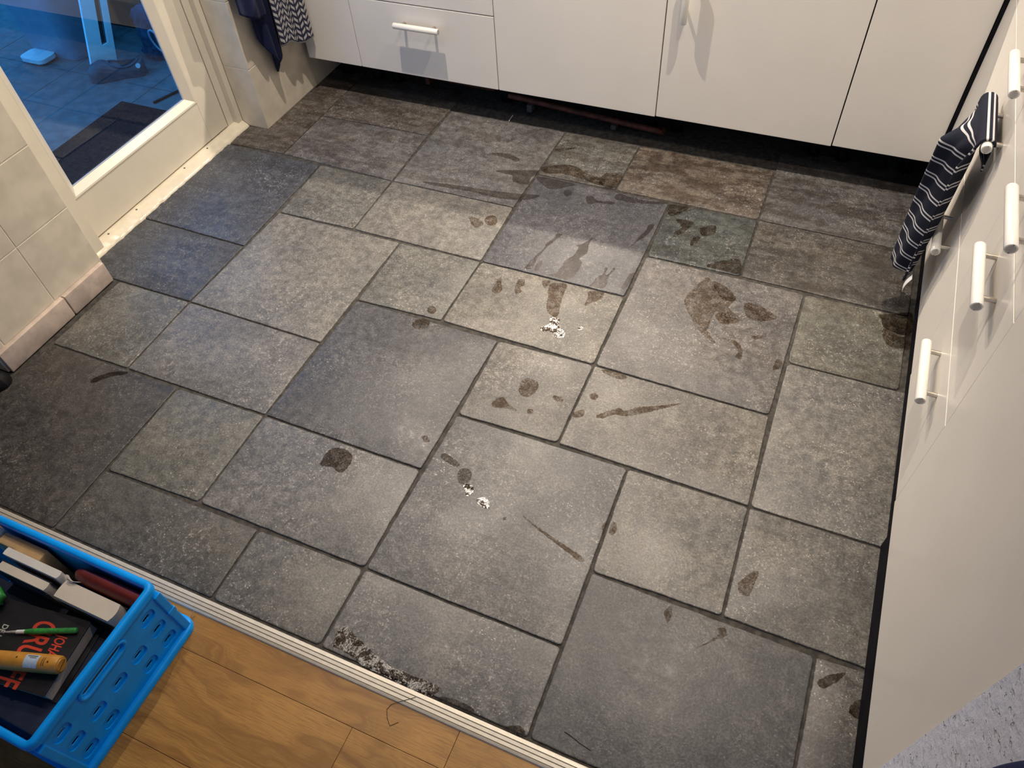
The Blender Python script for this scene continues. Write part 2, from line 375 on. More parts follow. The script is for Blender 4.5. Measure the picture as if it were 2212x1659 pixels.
# ================================================================== SETTING
S, L = .30076, .5
UU = {-6: (-1, -1.6), -5: (-1, -1), -4: (-2, 0), -3: (0, -1), -2: (-1, 0), -1: (-2, 1), 0: (0, 0), 1: (-1, 1), 2: (-2, 2), 3: (0, 1), 4: (-1, 2), 5: (1, 1), 6: (0, 2), 7: (-1, 3), 8: (1, 2), 9: (0, 3), 10: (-1, 4), 11: (1, 3), 12: (0, 4)}
VV = {-5: (-2, -.4), -4: (0, -1.3), -3: (0, -1), -2: (-1, 0), -1: (1, -1), 0: (0, 0), 1: (2, -1), 2: (1, 0), 3: (0, 1), 33: (3, -1), 4: (2, 0), 5: (1, 1), 6: (3, 0), 7: (2, 1), 8: (4, 0), 9: (3, 1), 10: (2, 2), 11: (4, 1)}
MV = {(0, -2): (-0.0082, 0.3074), (0, 0): (0.0033, -0.0062), (-2, 0): (-0.3122, -0.0044), (-3, 0): (-0.4966, 0.0108), (-2, 2): (-0.2959, -0.3071), (0, 2): (0.0108, -0.3007), (1, 2): (0.2022, -0.3081), (3, 2): (0.5036, -0.3036), (-2, 3): (-0.3042, -0.5077), (3, 0): (0.4937, -0.0053), (3, -1): (0.4997, 0.2056), (5, -1): (0.7983, 0.2069), (6, -1): (0.9978, 0.195), (6, 1): (1.0017, -0.0978), (6, 2): (0.9947, -0.3031), (8, -1): (1.3018, 0.2028), (8, 1): (1.3046, -0.0937), (9, 1): (1.5035, -0.1063), (-2, 5): (-0.3057, -0.799), (1, 7): (0.1991, -1.0975), (-2, 7): (-0.2998, -1.1001), (-1, 7): (-0.104, -1.1043), (1, 4): (0.207, -0.6049), (1, 5): (0.1974, -0.8045), (3, 4): (0.5013, -0.5946), (4, 4): (0.6999, -0.6081), (4, 6): (0.7037, -0.9027), (4, 7): (0.6957, -1.0998), (6, 4): (0.9973, -0.6016), (6, 6): (0.9972, -0.8949), (7, 6): (1.1915, -0.9017), (9, 33): (1.5018, -0.4029), (9, 4): (1.4938, -0.6081), (9, 6): (1.5002, -0.9037), (-1, 9): (-0.0989, -1.4065), (1, 9): (0.2032, -1.3966), (2, 9): (0.3957, -1.4023), (4, 9): (0.6983, -1.396), (7, 8): (1.1987, -1.2062), (7, 9): (1.1984, -1.3962), (9, 8): (1.5025, -1.2008), (10, 8): (1.7041, -1.2119)}
def corner(u, v):
    if (u, v) in MV: return MV[(u, v)]
    a, b = UU[u]; c, d = VV[v]; return (a*S+b*L, -(c*S+d*L))
G1 = (0.129, 0.127, 0.127); G2 = (0.142, 0.138, 0.129); G3 = (0.101, 0.105, 0.115); G4 = (0.115, 0.115, 0.106); G5 = (0.150, 0.143, 0.131)
TILES = [  # u0, v0, u1, v1, colour, dirt
 (-2, 0, 0, 2, G4, .25), (0, 0, 3, 2, (0.155, 0.149, 0.136), .1), (-2, 2, 1, 5, G2, .05), (1, 2, 3, 4, G4, .0), (-5, 0, -2, 3, (.056, .062, .076), .35), (-5, 3, -2, 5, (.060, .065, .076), .5),  # last two, by the door: blue daylight put into the tile colour
 (-4, 5, -2, 7, G4, .2), (-2, 5, 1, 7, G1, .05), (-4, 7, -1, 10, (.058, .054, .052), .25), (-1, 7, 1, 9, G4, 0), (1, 4, 4, 7, (0.077, 0.077, 0.082), 0), (4, 4, 6, 6, G5, .1),  # third, front left: lamp fall-off put into the tile colour
 (3, 2, 6, 4, (0.167, 0.158, 0.139), .1), (3, -1, 6, 2, (0.089, 0.090, 0.099), .15), (3, -3, 5, -1, G4, .7), (0, -3, 3, 0, G1, .55), (-3, -2, 0, 0, (0.118, 0.114, 0.112), .7), (5, -3, 8, -1, (0.124, 0.105, 0.087), 1.0),
 (6, -1, 8, 1, (0.077, 0.087, 0.085), .7), (6, 1, 9, 4, (0.123, 0.117, 0.114), .25), (8, -1, 11, 1, (0.098, 0.092, 0.083), .75), (8, -4, 11, -1, (0.105, 0.102, 0.102), .85), (9, 1, 11, 33, (0.114, 0.113, 0.096), .5),
 (6, 4, 9, 6, G5, .1), (9, 33, 12, 6, G2, .1), (4, 6, 7, 9, G1, 0), (7, 6, 9, 8, (.155, .150, .138), 0), (9, 6, 12, 8, (0.124, 0.120, 0.112), .1), (1, 7, 4, 9, G1, 0),
 (-1, 9, 2, 11, (.082, .079, .072), .1), (2, 9, 4, 11, (0.112, 0.110, 0.105), .1), (4, 9, 7, 11, G1, 0), (7, 8, 10, 11, (.088, .088, .089), 0), (10, 8, 12, 11, (0.093, 0.089, 0.087), .35),
 (-3, -5, 0, -2, (0.099, 0.089, 0.081), .8), (-6, -5, -3, 0, (0.093, 0.083, 0.074), .9)]
floor = MB().box(-.86, 2.50, -1.6, 1.14, -.05, -.0045).build('floor', M['grout'])
tag(floor, 'grey fossil limestone kitchen floor in mixed tile sizes', 'floor', kind='structure')
def clip(p): return (min(max(p[0], -.855), 1.87), min(max(p[1], -1.597), .66))
def outline(q, joint, r, jit, seed):
    """rounded, slightly uneven outline of a tile given its four corners (counter-clockwise)"""
    cx = sum(p[0] for p in q)/4; cy = sum(p[1] for p in q)/4
    x0 = (q[0][0]+q[3][0])/2+joint; x1 = (q[1][0]+q[2][0])/2-joint; y0 = (q[0][1]+q[1][1])/2+joint; y1 = (q[2][1]+q[3][1])/2-joint
    def bil(s, t):  # unit square to quad
        ax = q[0][0]*(1-s)*(1-t)+q[1][0]*s*(1-t)+q[2][0]*s*t+q[3][0]*(1-s)*t
        ay = q[0][1]*(1-s)*(1-t)+q[1][1]*s*(1-t)+q[2][1]*s*t+q[3][1]*(1-s)*t
        return ax, ay
    Wd = max(p[0] for p in q)-min(p[0] for p in q); Hd = max(p[1] for p in q)-min(p[1] for p in q)
    jx = joint/Wd; jy = joint/Hd; rx = r/Wd; ry = r/Hd; P = []
    def arc(sx, sy, a0):
        for i in range(5):
            a = math.radians(a0+90*i/4); P.append((sx+rx*math.cos(a), sy+ry*math.sin(a)))
    def line(a, b, length):
        n = max(2, int(length/.03))
        for i in range(1, n): P.append((a[0]+(b[0]-a[0])*i/n, a[1]+(b[1]-a[1])*i/n))
    x0, x1, y0, y1 = jx, 1-jx, jy, 1-jy
    arc(x1-rx, y0+ry, -90); line((x1, y0+ry), (x1, y1-ry), Hd); arc(x1-rx, y1-ry, 0); line((x1-rx, y1), (x0+rx, y1), Wd)
    arc(x0+rx, y1-ry, 90); line((x0, y1-ry), (x0, y0+ry), Hd); arc(x0+rx, y0+ry, 180); line((x0+rx, y0), (x1-rx, y0), Wd)
    out = []
    for k, (s, t) in enumerate(P):
        a, b = bil(s, t); n1 = mnoise.noise((a*28+seed, b*28, 0)); n2 = mnoise.noise((a*28, b*28+seed, 5)); out.append((a+n1*jit, b+n2*jit))
    return out
tile_objs = []
SHELL = {(1, 4): 55, (7, 8): 30, (3, -1): 60, (0, 0): 55, (0, -3): 60, (-4, 7): 45, (-5, 0): 65, (-5, 3): 60, (-1, 9): 70, (6, 1): 85, (9, 6): 90, (4, 6): 80, (-2, 5): 85}
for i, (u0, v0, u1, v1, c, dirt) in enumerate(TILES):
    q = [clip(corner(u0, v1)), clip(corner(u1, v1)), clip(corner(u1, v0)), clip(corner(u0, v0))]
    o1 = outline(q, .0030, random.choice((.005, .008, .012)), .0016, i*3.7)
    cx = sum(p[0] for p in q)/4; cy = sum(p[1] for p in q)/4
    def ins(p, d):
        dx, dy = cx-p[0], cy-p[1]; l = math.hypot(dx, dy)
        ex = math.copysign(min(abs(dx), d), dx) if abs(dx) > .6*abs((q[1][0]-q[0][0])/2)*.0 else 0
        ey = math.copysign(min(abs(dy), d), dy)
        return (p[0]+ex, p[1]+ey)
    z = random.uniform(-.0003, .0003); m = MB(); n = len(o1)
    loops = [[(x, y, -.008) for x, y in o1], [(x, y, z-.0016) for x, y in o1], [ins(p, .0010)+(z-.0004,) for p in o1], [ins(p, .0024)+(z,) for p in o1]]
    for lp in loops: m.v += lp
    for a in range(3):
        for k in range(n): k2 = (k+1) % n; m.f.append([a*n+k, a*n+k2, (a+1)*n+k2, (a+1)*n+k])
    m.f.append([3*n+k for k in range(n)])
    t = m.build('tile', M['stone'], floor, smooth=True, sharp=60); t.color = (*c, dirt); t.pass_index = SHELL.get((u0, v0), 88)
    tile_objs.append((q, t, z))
# strip of tile offcuts along the right-hand cabinets
for y0, y1 in ((-.395, .66), (-1.2, -.395)):
    pass

# water and soaked-in marks lying on the tiles
STAINS = [('w',[(0.706,-0.088),(0.688,-0.090),(0.687,-0.115),(0.672,-0.150),(0.675,-0.173),(0.661,-0.225),(0.652,-0.275),(0.652,-0.289),(0.666,-0.286),(0.674,-0.267),(0.673,-0.226),(0.680,-0.171),(0.689,-0.144),(0.698,-0.116)]),
('w',[(0.691,-0.233),(0.683,-0.250),(0.682,-0.278),(0.691,-0.293),(0.696,-0.282),(0.697,-0.254)]),
('w',[(0.808,-0.065),(0.799,-0.090),(0.787,-0.109),(0.770,-0.125),(0.781,-0.135),(0.779,-0.174),(0.763,-0.207),(0.758,-0.251),(0.755,-0.275),(0.736,-0.290),(0.765,-0.293),(0.799,-0.294),(0.809,-0.282),(0.819,-0.242),(0.816,-0.198),(0.804,-0.184),(0.816,-0.147),(0.808,-0.106)]),
('w',[(0.902,-0.195),(0.896,-0.202),(0.897,-0.224),(0.885,-0.250),(0.879,-0.283),(0.877,-0.295),(0.917,-0.291),(0.924,-0.267),(0.918,-0.234),(0.927,-0.195),(0.921,-0.188),(0.916,-0.217),(0.908,-0.229),(0.904,-0.217)]),
('w',[(0.991,-0.190),(0.978,-0.199),(0.975,-0.236),(0.972,-0.263),(0.979,-0.274),(0.987,-0.262),(0.991,-0.239),(0.994,-0.220)]),
('w',[(0.982,0.063),(0.965,0.057),(0.964,0.027),(0.955,-0.006),(0.937,-0.085),(0.949,-0.047),(0.971,-0.005),(0.980,0.027)]),
('b',[(0.757,-0.329),(0.805,-0.312),(0.812,-0.355),(0.820,-0.407),(0.829,-0.453),(0.814,-0.459),(0.788,-0.439),(0.772,-0.391)]),
('b',[(0.728,-0.324),(0.752,-0.316),(0.750,-0.347),(0.742,-0.350)]),
('b',[(0.882,-0.319),(0.925,-0.306),(0.930,-0.338),(0.907,-0.363),(0.891,-0.385),(0.888,-0.344)]),
('b',[(0.590,-0.365),(0.597,-0.349),(0.608,-0.377),(0.624,-0.406),(0.614,-0.427),(0.595,-0.421),(0.591,-0.396)]),
('b',[(0.654,-0.347),(0.671,-0.336),(0.681,-0.359),(0.672,-0.375),(0.685,-0.392),(0.673,-0.406),(0.659,-0.389)]),
('g',[(0.798,-0.517),(0.816,-0.494),(0.811,-0.468),(0.838,-0.462),(0.846,-0.491),(0.869,-0.506),(0.879,-0.526),(0.862,-0.540),(0.835,-0.523),(0.810,-0.530)]),
('g',[(0.920,-0.476),(0.920,-0.481),(0.918,-0.485),(0.915,-0.488),(0.910,-0.488),(0.906,-0.486),(0.904,-0.482),(0.903,-0.477),(0.905,-0.473),(0.908,-0.470),(0.913,-0.470),(0.917,-0.472)]),
('b',[(0.367,-0.105),(0.406,-0.106),(0.430,-0.127),(0.416,-0.150),(0.393,-0.140)]),
('b',[(0.469,-0.091),(0.472,-0.106),(0.469,-0.118),(0.460,-0.125),(0.448,-0.125),(0.435,-0.118),(0.426,-0.106),(0.423,-0.092),(0.427,-0.080),(0.436,-0.072),(0.449,-0.072),(0.461,-0.079)]),
('w',[(0.117,0.028),(0.268,0.050),(0.332,0.054),(0.412,0.064),(0.490,0.076),(0.549,0.090),(0.550,0.074),(0.508,0.045),(0.428,0.026),(0.343,0.029),(0.279,0.027),(0.170,0.019)]),
('w',[(0.301,0.283),(0.350,0.291),(0.399,0.273),(0.392,0.253),(0.363,0.261),(0.286,0.270)]),
('w',[(0.351,0.180),(0.484,0.225),(0.500,0.210),(0.484,0.176),(0.490,0.137),(0.432,0.134),(0.413,0.168),(0.367,0.169)]),
('w',[(0.508,0.192),(0.644,0.194),(0.633,0.170),(0.579,0.136),(0.538,0.153)]),
('w',[(0.658,0.140),(0.660,0.129),(0.657,0.121),(0.651,0.116),(0.643,0.116),(0.635,0.121),(0.630,0.130),(0.628,0.140),(0.631,0.148),(0.637,0.153),(0.645,0.153),(0.653,0.148)]),
('w',[(0.713,0.135),(0.738,0.143),(0.757,0.127),(0.813,0.139),(0.815,0.121),(0.766,0.115),(0.735,0.097)]),
('w',[(0.812,0.184),(0.859,0.185),(0.910,0.180),(0.987,0.195),(0.978,0.181),(0.881,0.155),(0.817,0.155)]),
('b',[(0.502,0.256),(0.601,0.298),(0.676,0.265),(0.742,0.255),(0.741,0.215),(0.665,0.229),(0.589,0.236),(0.521,0.221)]),
('b',[(0.501,0.377),(0.575,0.410),(0.529,0.368)]),
('b',[(0.756,0.300),(0.793,0.305),(0.793,0.217),(0.735,0.221),(0.728,0.283)]),
('b',[(1.044,0.116),(1.099,0.121),(1.093,0.076),(1.064,0.025),(1.055,0.042),(1.070,0.082)]),
('b',[(1.131,0.097),(1.174,0.126),(1.181,0.080),(1.148,0.061)]),
('b',[(1.120,0.038),(1.142,0.052),(1.138,0.017),(1.122,-0.002)]),
('b',[(1.002,0.189),(1.066,0.196),(1.051,0.154),(1.015,0.127)]),
('b',[(1.195,-0.081),(1.230,-0.043),(1.285,-0.017),(1.299,-0.081),(1.252,-0.085)]),
('l',[(1.184,-0.193),(1.213,-0.133),(1.272,-0.201),(1.314,-0.197),(1.303,-0.243),(1.346,-0.280),(1.306,-0.315),(1.272,-0.269),(1.266,-0.353),(1.298,-0.397),(1.251,-0.375),(1.200,-0.312),(1.170,-0.260)]),
('b',[(1.231,-0.145),(1.285,-0.163),(1.315,-0.203),(1.275,-0.211)]),
('b',[(1.344,-0.207),(1.385,-0.203),(1.433,-0.227),(1.441,-0.245),(1.398,-0.267),(1.358,-0.259)]),
('l',[(1.271,-0.286),(1.308,-0.263),(1.333,-0.284),(1.299,-0.317)]),
('b',[(1.312,-0.372),(1.352,-0.373),(1.375,-0.396),(1.380,-0.436),(1.362,-0.432),(1.367,-0.409),(1.348,-0.386)]),
('b',[(1.389,-0.339),(1.418,-0.322),(1.417,-0.336),(1.398,-0.348)]),
('b',[(1.470,-0.427),(1.475,-0.400),(1.490,-0.405),(1.488,-0.431),(1.470,-0.445)]),
('b',[(0.824,-0.744),(0.835,-0.715),(0.867,-0.718),(0.879,-0.738),(0.865,-0.777),(0.837,-0.773)]),
('b',[(0.778,-0.824),(0.799,-0.802),(0.821,-0.817),(0.854,-0.833),(0.818,-0.837),(0.787,-0.844)]),
('b',[(0.897,-0.819),(0.898,-0.824),(0.896,-0.828),(0.892,-0.831),(0.887,-0.831),(0.883,-0.829),(0.880,-0.825),(0.880,-0.821),(0.881,-0.817),(0.885,-0.814),(0.890,-0.813),(0.894,-0.815)]),
('b',[(0.928,-0.748),(0.958,-0.747),(0.959,-0.760),(0.941,-0.762)]),
('b',[(1.062,-0.773),(1.085,-0.746),(1.114,-0.725),(1.129,-0.729),(1.160,-0.703),(1.207,-0.681),(1.264,-0.650),(1.225,-0.683),(1.182,-0.716),(1.138,-0.744),(1.105,-0.752),(1.080,-0.775)]),
('b',[(1.000,-0.782),(1.023,-0.764),(1.030,-0.785),(1.006,-0.798)]),
('b',[(1.046,-0.706),(1.046,-0.713),(1.044,-0.718),(1.039,-0.722),(1.033,-0.723),(1.027,-0.720),(1.024,-0.715),(1.023,-0.709),(1.026,-0.703),(1.031,-0.699),(1.037,-0.699),(1.042,-0.701)]),
('b',[(1.022,-0.613),(1.049,-0.605),(1.095,-0.608),(1.089,-0.625),(1.052,-0.624)]),
('b',[(0.467,-0.558),(0.469,-0.566),(0.466,-0.574),(0.460,-0.578),(0.452,-0.579),(0.444,-0.575),(0.439,-0.568),(0.437,-0.560),(0.439,-0.553),(0.445,-0.548),(0.453,-0.547),(0.461,-0.551)]),
('b',[(0.422,-0.635),(0.435,-0.610),(0.470,-0.609),(0.472,-0.639),(0.440,-0.651)]),
('b',[(0.645,-1.004),(0.661,-0.998),(0.675,-1.011),(0.663,-1.017)]),
('d',[(0.433,-1.167),(0.435,-1.132),(0.460,-1.116),(0.500,-1.124),(0.511,-1.155),(0.502,-1.185),(0.471,-1.178),(0.442,-1.185)]),
('d',[(0.723,-1.035),(0.740,-1.032),(0.780,-1.046),(0.778,-1.058),(0.756,-1.056),(0.730,-1.049)]),
('d',[(0.789,-1.064),(0.805,-1.052),(0.824,-1.063),(0.827,-1.090),(0.810,-1.101),(0.796,-1.090)]),
('g',[(0.816,-1.098),(0.839,-1.094),(0.851,-1.109),(0.841,-1.128),(0.825,-1.111)]),
('g',[(0.868,-1.126),(0.887,-1.114),(0.903,-1.127),(0.906,-1.142),(0.881,-1.140)]),
('b',[(0.992,-1.127),(1.038,-1.143),(1.099,-1.159),(1.139,-1.171),(1.175,-1.182),(1.166,-1.192),(1.133,-1.181),(1.079,-1.163),(1.021,-1.142)]),
('d',[(0.959,-1.149),(0.960,-1.152),(0.959,-1.154),(0.956,-1.155),(0.954,-1.156),(0.952,-1.155),(0.950,-1.153),(0.950,-1.151),(0.951,-1.149),(0.953,-1.147),(0.955,-1.147),(0.958,-1.147)]),
('b',[(1.204,-1.063),(1.220,-1.075),(1.215,-1.099),(1.205,-1.095)]),
('b',[(1.184,-1.082),(1.191,-1.068),(1.195,-1.096),(1.191,-1.101)]),
('b',[(1.519,-1.109),(1.542,-1.070),(1.556,-1.068),(1.553,-1.098),(1.546,-1.130),(1.526,-1.131)]),
('b',[(1.501,-1.229),(1.516,-1.226),(1.520,-1.242),(1.504,-1.255),(1.464,-1.294),(1.500,-1.250)]),
('b',[(1.381,-1.234),(1.392,-1.220),(1.399,-1.239),(1.394,-1.260)]),
('d',[(1.716,-1.266),(1.738,-1.241),(1.766,-1.227),(1.752,-1.252),(1.730,-1.274)]),
('d',[(1.808,-1.266),(1.784,-1.289),(1.786,-1.306),(1.804,-1.310),(1.810,-1.302)]),
('g',[(0.722,-1.577),(0.719,-1.551),(0.733,-1.535),(0.762,-1.546),(0.800,-1.555),(0.818,-1.563),(0.869,-1.575),(0.921,-1.574),(0.983,-1.571),(0.990,-1.579),(0.980,-1.595),(0.968,-1.600),(0.913,-1.600),(0.862,-1.598),(0.819,-1.598),(0.767,-1.587),(0.727,-1.585)]),
('d',[(0.999,-1.590),(1.034,-1.584),(1.073,-1.587),(1.074,-1.600),(1.035,-1.605),(0.998,-1.601)]),
('d',[(1.145,-1.595),(1.173,-1.581),(1.189,-1.587),(1.189,-1.600),(1.163,-1.603)]),
('d',[(1.718,-0.122),(1.762,-0.104),(1.782,-0.091),(1.809,-0.089),(1.812,-0.164),(1.783,-0.185),(1.737,-0.170),(1.727,-0.141)]),
('b',[(1.738,-0.175),(1.784,-0.193),(1.813,-0.175),(1.810,-0.227),(1.761,-0.241),(1.738,-0.213)]),
('d',[(-0.371,-1.171),(-0.342,-1.134),(-0.293,-1.108),(-0.288,-1.119),(-0.324,-1.143),(-0.357,-1.181)])]
def smooth_poly(P, step=.004, jit=.0022, seed=0):
    out = []; n = len(P)
    for i in range(n):
        p0, p1, p2, p3 = P[i-1], P[i], P[(i+1) % n], P[(i+2) % n]
        k = max(2, int(math.hypot(p2[0]-p1[0], p2[1]-p1[1])/step))
        for j in range(k):
            t = j/k; a = [.5*(2*p1[d]+(p2[d]-p0[d])*t+(2*p0[d]-5*p1[d]+4*p2[d]-p3[d])*t*t+(3*p1[d]-p0[d]-3*p2[d]+p3[d])*t**3) for d in (0, 1)]
            out.append((a[0]+mnoise.noise((a[0]*140+seed, a[1]*140, 1))*jit+mnoise.noise((a[0]*420+seed, a[1]*420, 2))*jit*.6, a[1]+mnoise.noise((a[0]*140, a[1]*140+seed, 7))*jit+mnoise.noise((a[0]*420, a[1]*420+seed, 3))*jit*.6))
    return out
for i, (kd, P) in enumerate(STAINS):
    cx = sum(p[0] for p in P)/len(P); cy = sum(p[1] for p in P)/len(P); par = None
    for q, t, z in tile_objs:
        if min(a[0] for a in q) <= cx <= max(a[0] for a in q) and min(a[1] for a in q) <= cy <= max(a[1] for a in q): par = (t, z)
    if par is None: continue
    SP = smooth_poly(P, seed=i*2.3)
    bm = bmesh.new(); vv = [bm.verts.new((x, y, par[1]+.0005)) for x, y in SP]
    ee = [bm.edges.new((vv[k], vv[(k+1) % len(vv)])) for k in range(len(vv))]
    bmesh.ops.triangle_fill(bm, use_beauty=True, edges=ee, normal=(0, 0, 1)); bm.verts.index_update()
    m = MB().add([v.co[:] for v in bm.verts], [[v.index for v in f.verts] for f in bm.faces]); bm.free()
    if m.f: m.build('water_mark', M['wet_'+kd], par[0])

# laminate floor with planks
lam = MB().box(-.95, 2.58, -5.05, -1.634, -.05, -.009).build('laminate_floor', M['oak'])
tag(lam, 'oak laminate floor with dark joints in front of the kitchen', 'floor', kind='structure')
y = -1.636; row = 0
while y > -3.2:
    y2 = -1.715 if row == 0 else y-.193
    x = -.845-random.random()*.6 if row else -.845-.35
    xs = [-.845]; x = -.845+(.63, .42, .95, .2, .77)[row % 5]
    while x < 1.78: xs.append(x); x += 1.28
    xs.append(1.782)
    for a, b in zip(xs[:-1], xs[1:]): MB().box(a+.0004, b-.0004, y2+.0004, y-.0004, -.0085, -.0005, .0007).build('plank', M['oak'], lam)
    y = y2; row += 1
# ribbed aluminium threshold strip between tiles and laminate
trim = MB()
pr = [(-1.6015, -.004), (-1.6015, .0022), (-1.6035, .0032)]
yy = -1.6035
for k in range(3):
    pr += [(yy-.0064, .0042), (yy-.0066, .0010), (yy-.0086, .0010), (yy-.0088, .0042)]; yy -= .0088
pr += [(-1.6345, .0030), (-1.6365, .0004), (-1.6365, -.004)]
rows = [[(x, a, b) for a, b in pr] for x in (-.85, 1.784)]
trim.grid(rows)
t = trim.build('trim_1', M['alu']); tag(t, 'ribbed aluminium threshold strip between stone tiles and oak laminate', 'threshold strip', kind='structure')

# ---- left wall with cream tiles
wl = MB().box(-.85, -.6364, -1.24, -.797, 0, 2.5).build('wall_left', M['wgrout']); tag(wl, 'cream tiled wall beside the glazed door', 'wall', kind='structure')
zz = [.077, .2905, .505, .72, .935]
for a, b in zip(zz[:-1], zz[1:]):
    for y0, y1 in ((-1.24, -1.201), (-1.2, -1.0), (-1.0, -.797)):
        MB().box(-.645, -.635, y0+.0016, y1-.0016, a+.0016, b-.0016, .0012).build('tile', M['walltile'], wl)
def skirt(y0, y1):
    m = MB().box(-.645, -.620, y0, y1, .0004, .0755, .004)
    return m.build('skirting_tile', M['skirttile'], wl, smooth=True)
skirt(-1.236, -.978); skirt(-.975, -.803)
wp = MB().box(-.85, -.6564, .1415, 1.08, 0, 2.5).build('wall_pillar', M['wgrout']); tag(wp, 'narrow cream tiled wall between door and base cabinets', 'wall', kind='structure')
pz = [0.001, .251, .501, .751, 1.0]
for a, b in zip(pz[:-1], pz[1:]):
    MB().box(-.777, -.6553, .1400, .1475, a+.0015, b-.0015, .0012).build('tile', M['walltile'], wp)
    for y0, y1 in ((.139, .30), (.30, .50), (.50, .70)):
        MB().box(-.664, -.655, y0+.0012, y1-.0012, a+.0015, b-.0015, .0012).build('tile', M['walltile'], wp)
tag(MB().box(-.85, -.645, -.797, .148, 2.08, 2.5).build('wall_lintel', M['plaster']), 'plain wall over the glazed door', 'wall', kind='structure')
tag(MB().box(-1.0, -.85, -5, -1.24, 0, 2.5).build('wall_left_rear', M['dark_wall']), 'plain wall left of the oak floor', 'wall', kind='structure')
tag(MB().box(-1.0, 2.6, 1.08, 1.2, 0, 2.5).build('wall_back', M['plaster']), 'plain wall behind the base cabinets', 'wall', kind='structure')
tag(MB().box(2.42, 2.6, -1.472, 1.08, 0, 2.5).build('wall_right', M['plaster']), 'plain wall behind the drawer cabinets', 'wall', kind='structure')
tag(MB().box(1.7815, 2.6, -5, -1.474, 0, 2.5).build('wall_right_front', M['granol']), 'pale grey pitted plaster wall at the end of the cabinets', 'wall', kind='structure')
fw = MB(); fw.box(-1, 2.6, -5.1, -5, 0, .9); fw.box(-1, 2.6, -5.1, -5, 2.0, 2.5); fw.box(-1, .3, -5.1, -5, .9, 2.0); fw.box(1.6, 2.6, -5.1, -5, .9, 2.0)
tag(fw.build('wall_front', M['plaster']), 'plain wall with window opening behind the viewer', 'wall', kind='structure')
tag(MB().box(-1, 2.6, -5.1, 1.2, 2.5, 2.6).build('ceiling', M['plaster']), 'plain white ceiling', 'ceiling', kind='structure')

# ---- glazed door
dr = empty('door_1', (-.82, -.3, 0)); tag(dr, 'cream painted door with one tall glass pane onto the blue dusk patio', 'door', kind='structure')
P_ = M['doorpaint']
MB().box(-.842, -.80, -.031, .075, .027, 2.04, .002).build('stile', P_, dr)
MB().box(-.842, -.80, -.745, -.668, .027, 2.04, .002).build('stile', P_, dr)
MB().box(-.842, -.8004, -.668, -.031, .027, .186, .002).build('rail', P_, dr)
MB().box(-.842, -.8004, -.668, -.031, 1.93, 2.04, .002).build('rail', P_, dr)
MB().box(-.826, -.820, -.675, -.02, .175, 1.94).build('glass_pane', M['glass'], dr)
def bead(axis):
    m = MB()
    if axis == 'b':   m.grid([[(-.8005, y, .184), (-.7975, y, .187), (-.7985, y, .193), (-.816, y, .216), (-.819, y, .216), (-.819, y, .180)] for y in (-.668, -.031)])
    if axis == 't':   m.grid([[(-.8005, y, 1.932), (-.7975, y, 1.93), (-.7985, y, 1.923), (-.816, y, 1.90), (-.819, y, 1.90), (-.819, y, 1.935)] for y in (-.668, -.031)])
    if axis == 'r':   m.grid([[(-.8005, -.029, z), (-.7975, -.032, z), (-.7985, -.039, z), (-.816, -.068, z), (-.819, -.068, z), (-.819, -.026, z)] for z in (.19, 1.925)])
    if axis == 'l':   m.grid([[(-.8005, -.67, z), (-.7975, -.667, z), (-.7985, -.66, z), (-.816, -.64, z), (-.819, -.64, z), (-.819, -.674, z)] for z in (.19, 1.925)])
    return m.build('glazing_bead', P_, dr)
for a in 'btrl': bead(a)
MB().box(-.8195, -.8155, -.0725, -.0670, .214, 1.90).build('glazing_seal', M['gasket'], dr)
MB().box(-.8195, -.8155, -.645, -.0725, .2135, .2175).build('glazing_seal', M['gasket'], dr)
MB().box(-.86, -.800, .079, .113, .012, 2.08, .002).build('jamb', P_, dr)
MB().box(-.86, -.776, .113, .1388, .006, 2.08, .002).build('jamb', P_, dr)
MB().box(-.86, -.762, -.797, -.688, .012, 2.08, .002).build('jamb', P_, dr)
MB().box(-.86, -.776, -.797, .1385, 2.045, 2.08, .002).build('jamb', P_, dr)
sl = MB(); rows = []
for i in range(90):
    yv = -.796+i*(.934/89); n1 = mnoise.noise((yv*30, 0, 0)); n2 = mnoise.noise((yv*75, 3, 0)); rag = .004*n1+.003*n2
    rows.append([(-.86, yv, .022), (-.80, yv, .022), (-.776, yv, .0195), (-.772+.001*n2, yv, .016), (-.757+rag*.6, yv, .009+rag*.5), (-.748+rag, yv, .001), (-.748+rag, yv, -.004)])
sl.grid(rows); sill = sl.build('sill', M['sill'], dr, smooth=True, sharp=50)
for yv in (-.635, -.49, -.22, -.08):
    m = MB().tube([(-.786, yv, .0185), (-.786, yv, .0222)], .0035, 10); m.build('screw', M['greymetal'], sill)

# ================================================================== BASE CABINETS
YF, XF, ZB = .475, 1.786, .143
def handle(parent, axis, c, pos, length=.18, span=.125, bar_first=True):
    """frosted bar on two steel posts. axis 'x','y','z' = bar direction; pos=(x,y,z) of bar centre; c = direction from front to bar"""
    d = {'x': Vector((1, 0, 0)), 'y': Vector((0, 1, 0)), 'z': Vector((0, 0, 1))}[axis]; p = Vector(pos); c = Vector(c)
    r = .0110; e = .0045; a = p-d*length/2; b = p+d*length/2
    m = MB().tube([a+d*e, a+d*e*.9, a, a+d*.0004, a+d*.002, b-d*.002, b-d*.0004, b, b-d*e*.9, b-d*e], [.0005, r*.66, r*.72, r*.93, r, r, r*.93, r*.72, r*.66, .0005], 20, cap=False)
    m.build('handle_bar', M['frost'], parent, smooth=True, sharp=35)
    for s in (-1, 1):
        q = p+d*s*span/2; MB().tube([q-c*.033, q-c*.006], .0056, 14).build('handle_post', M['steel'], parent, smooth=True)
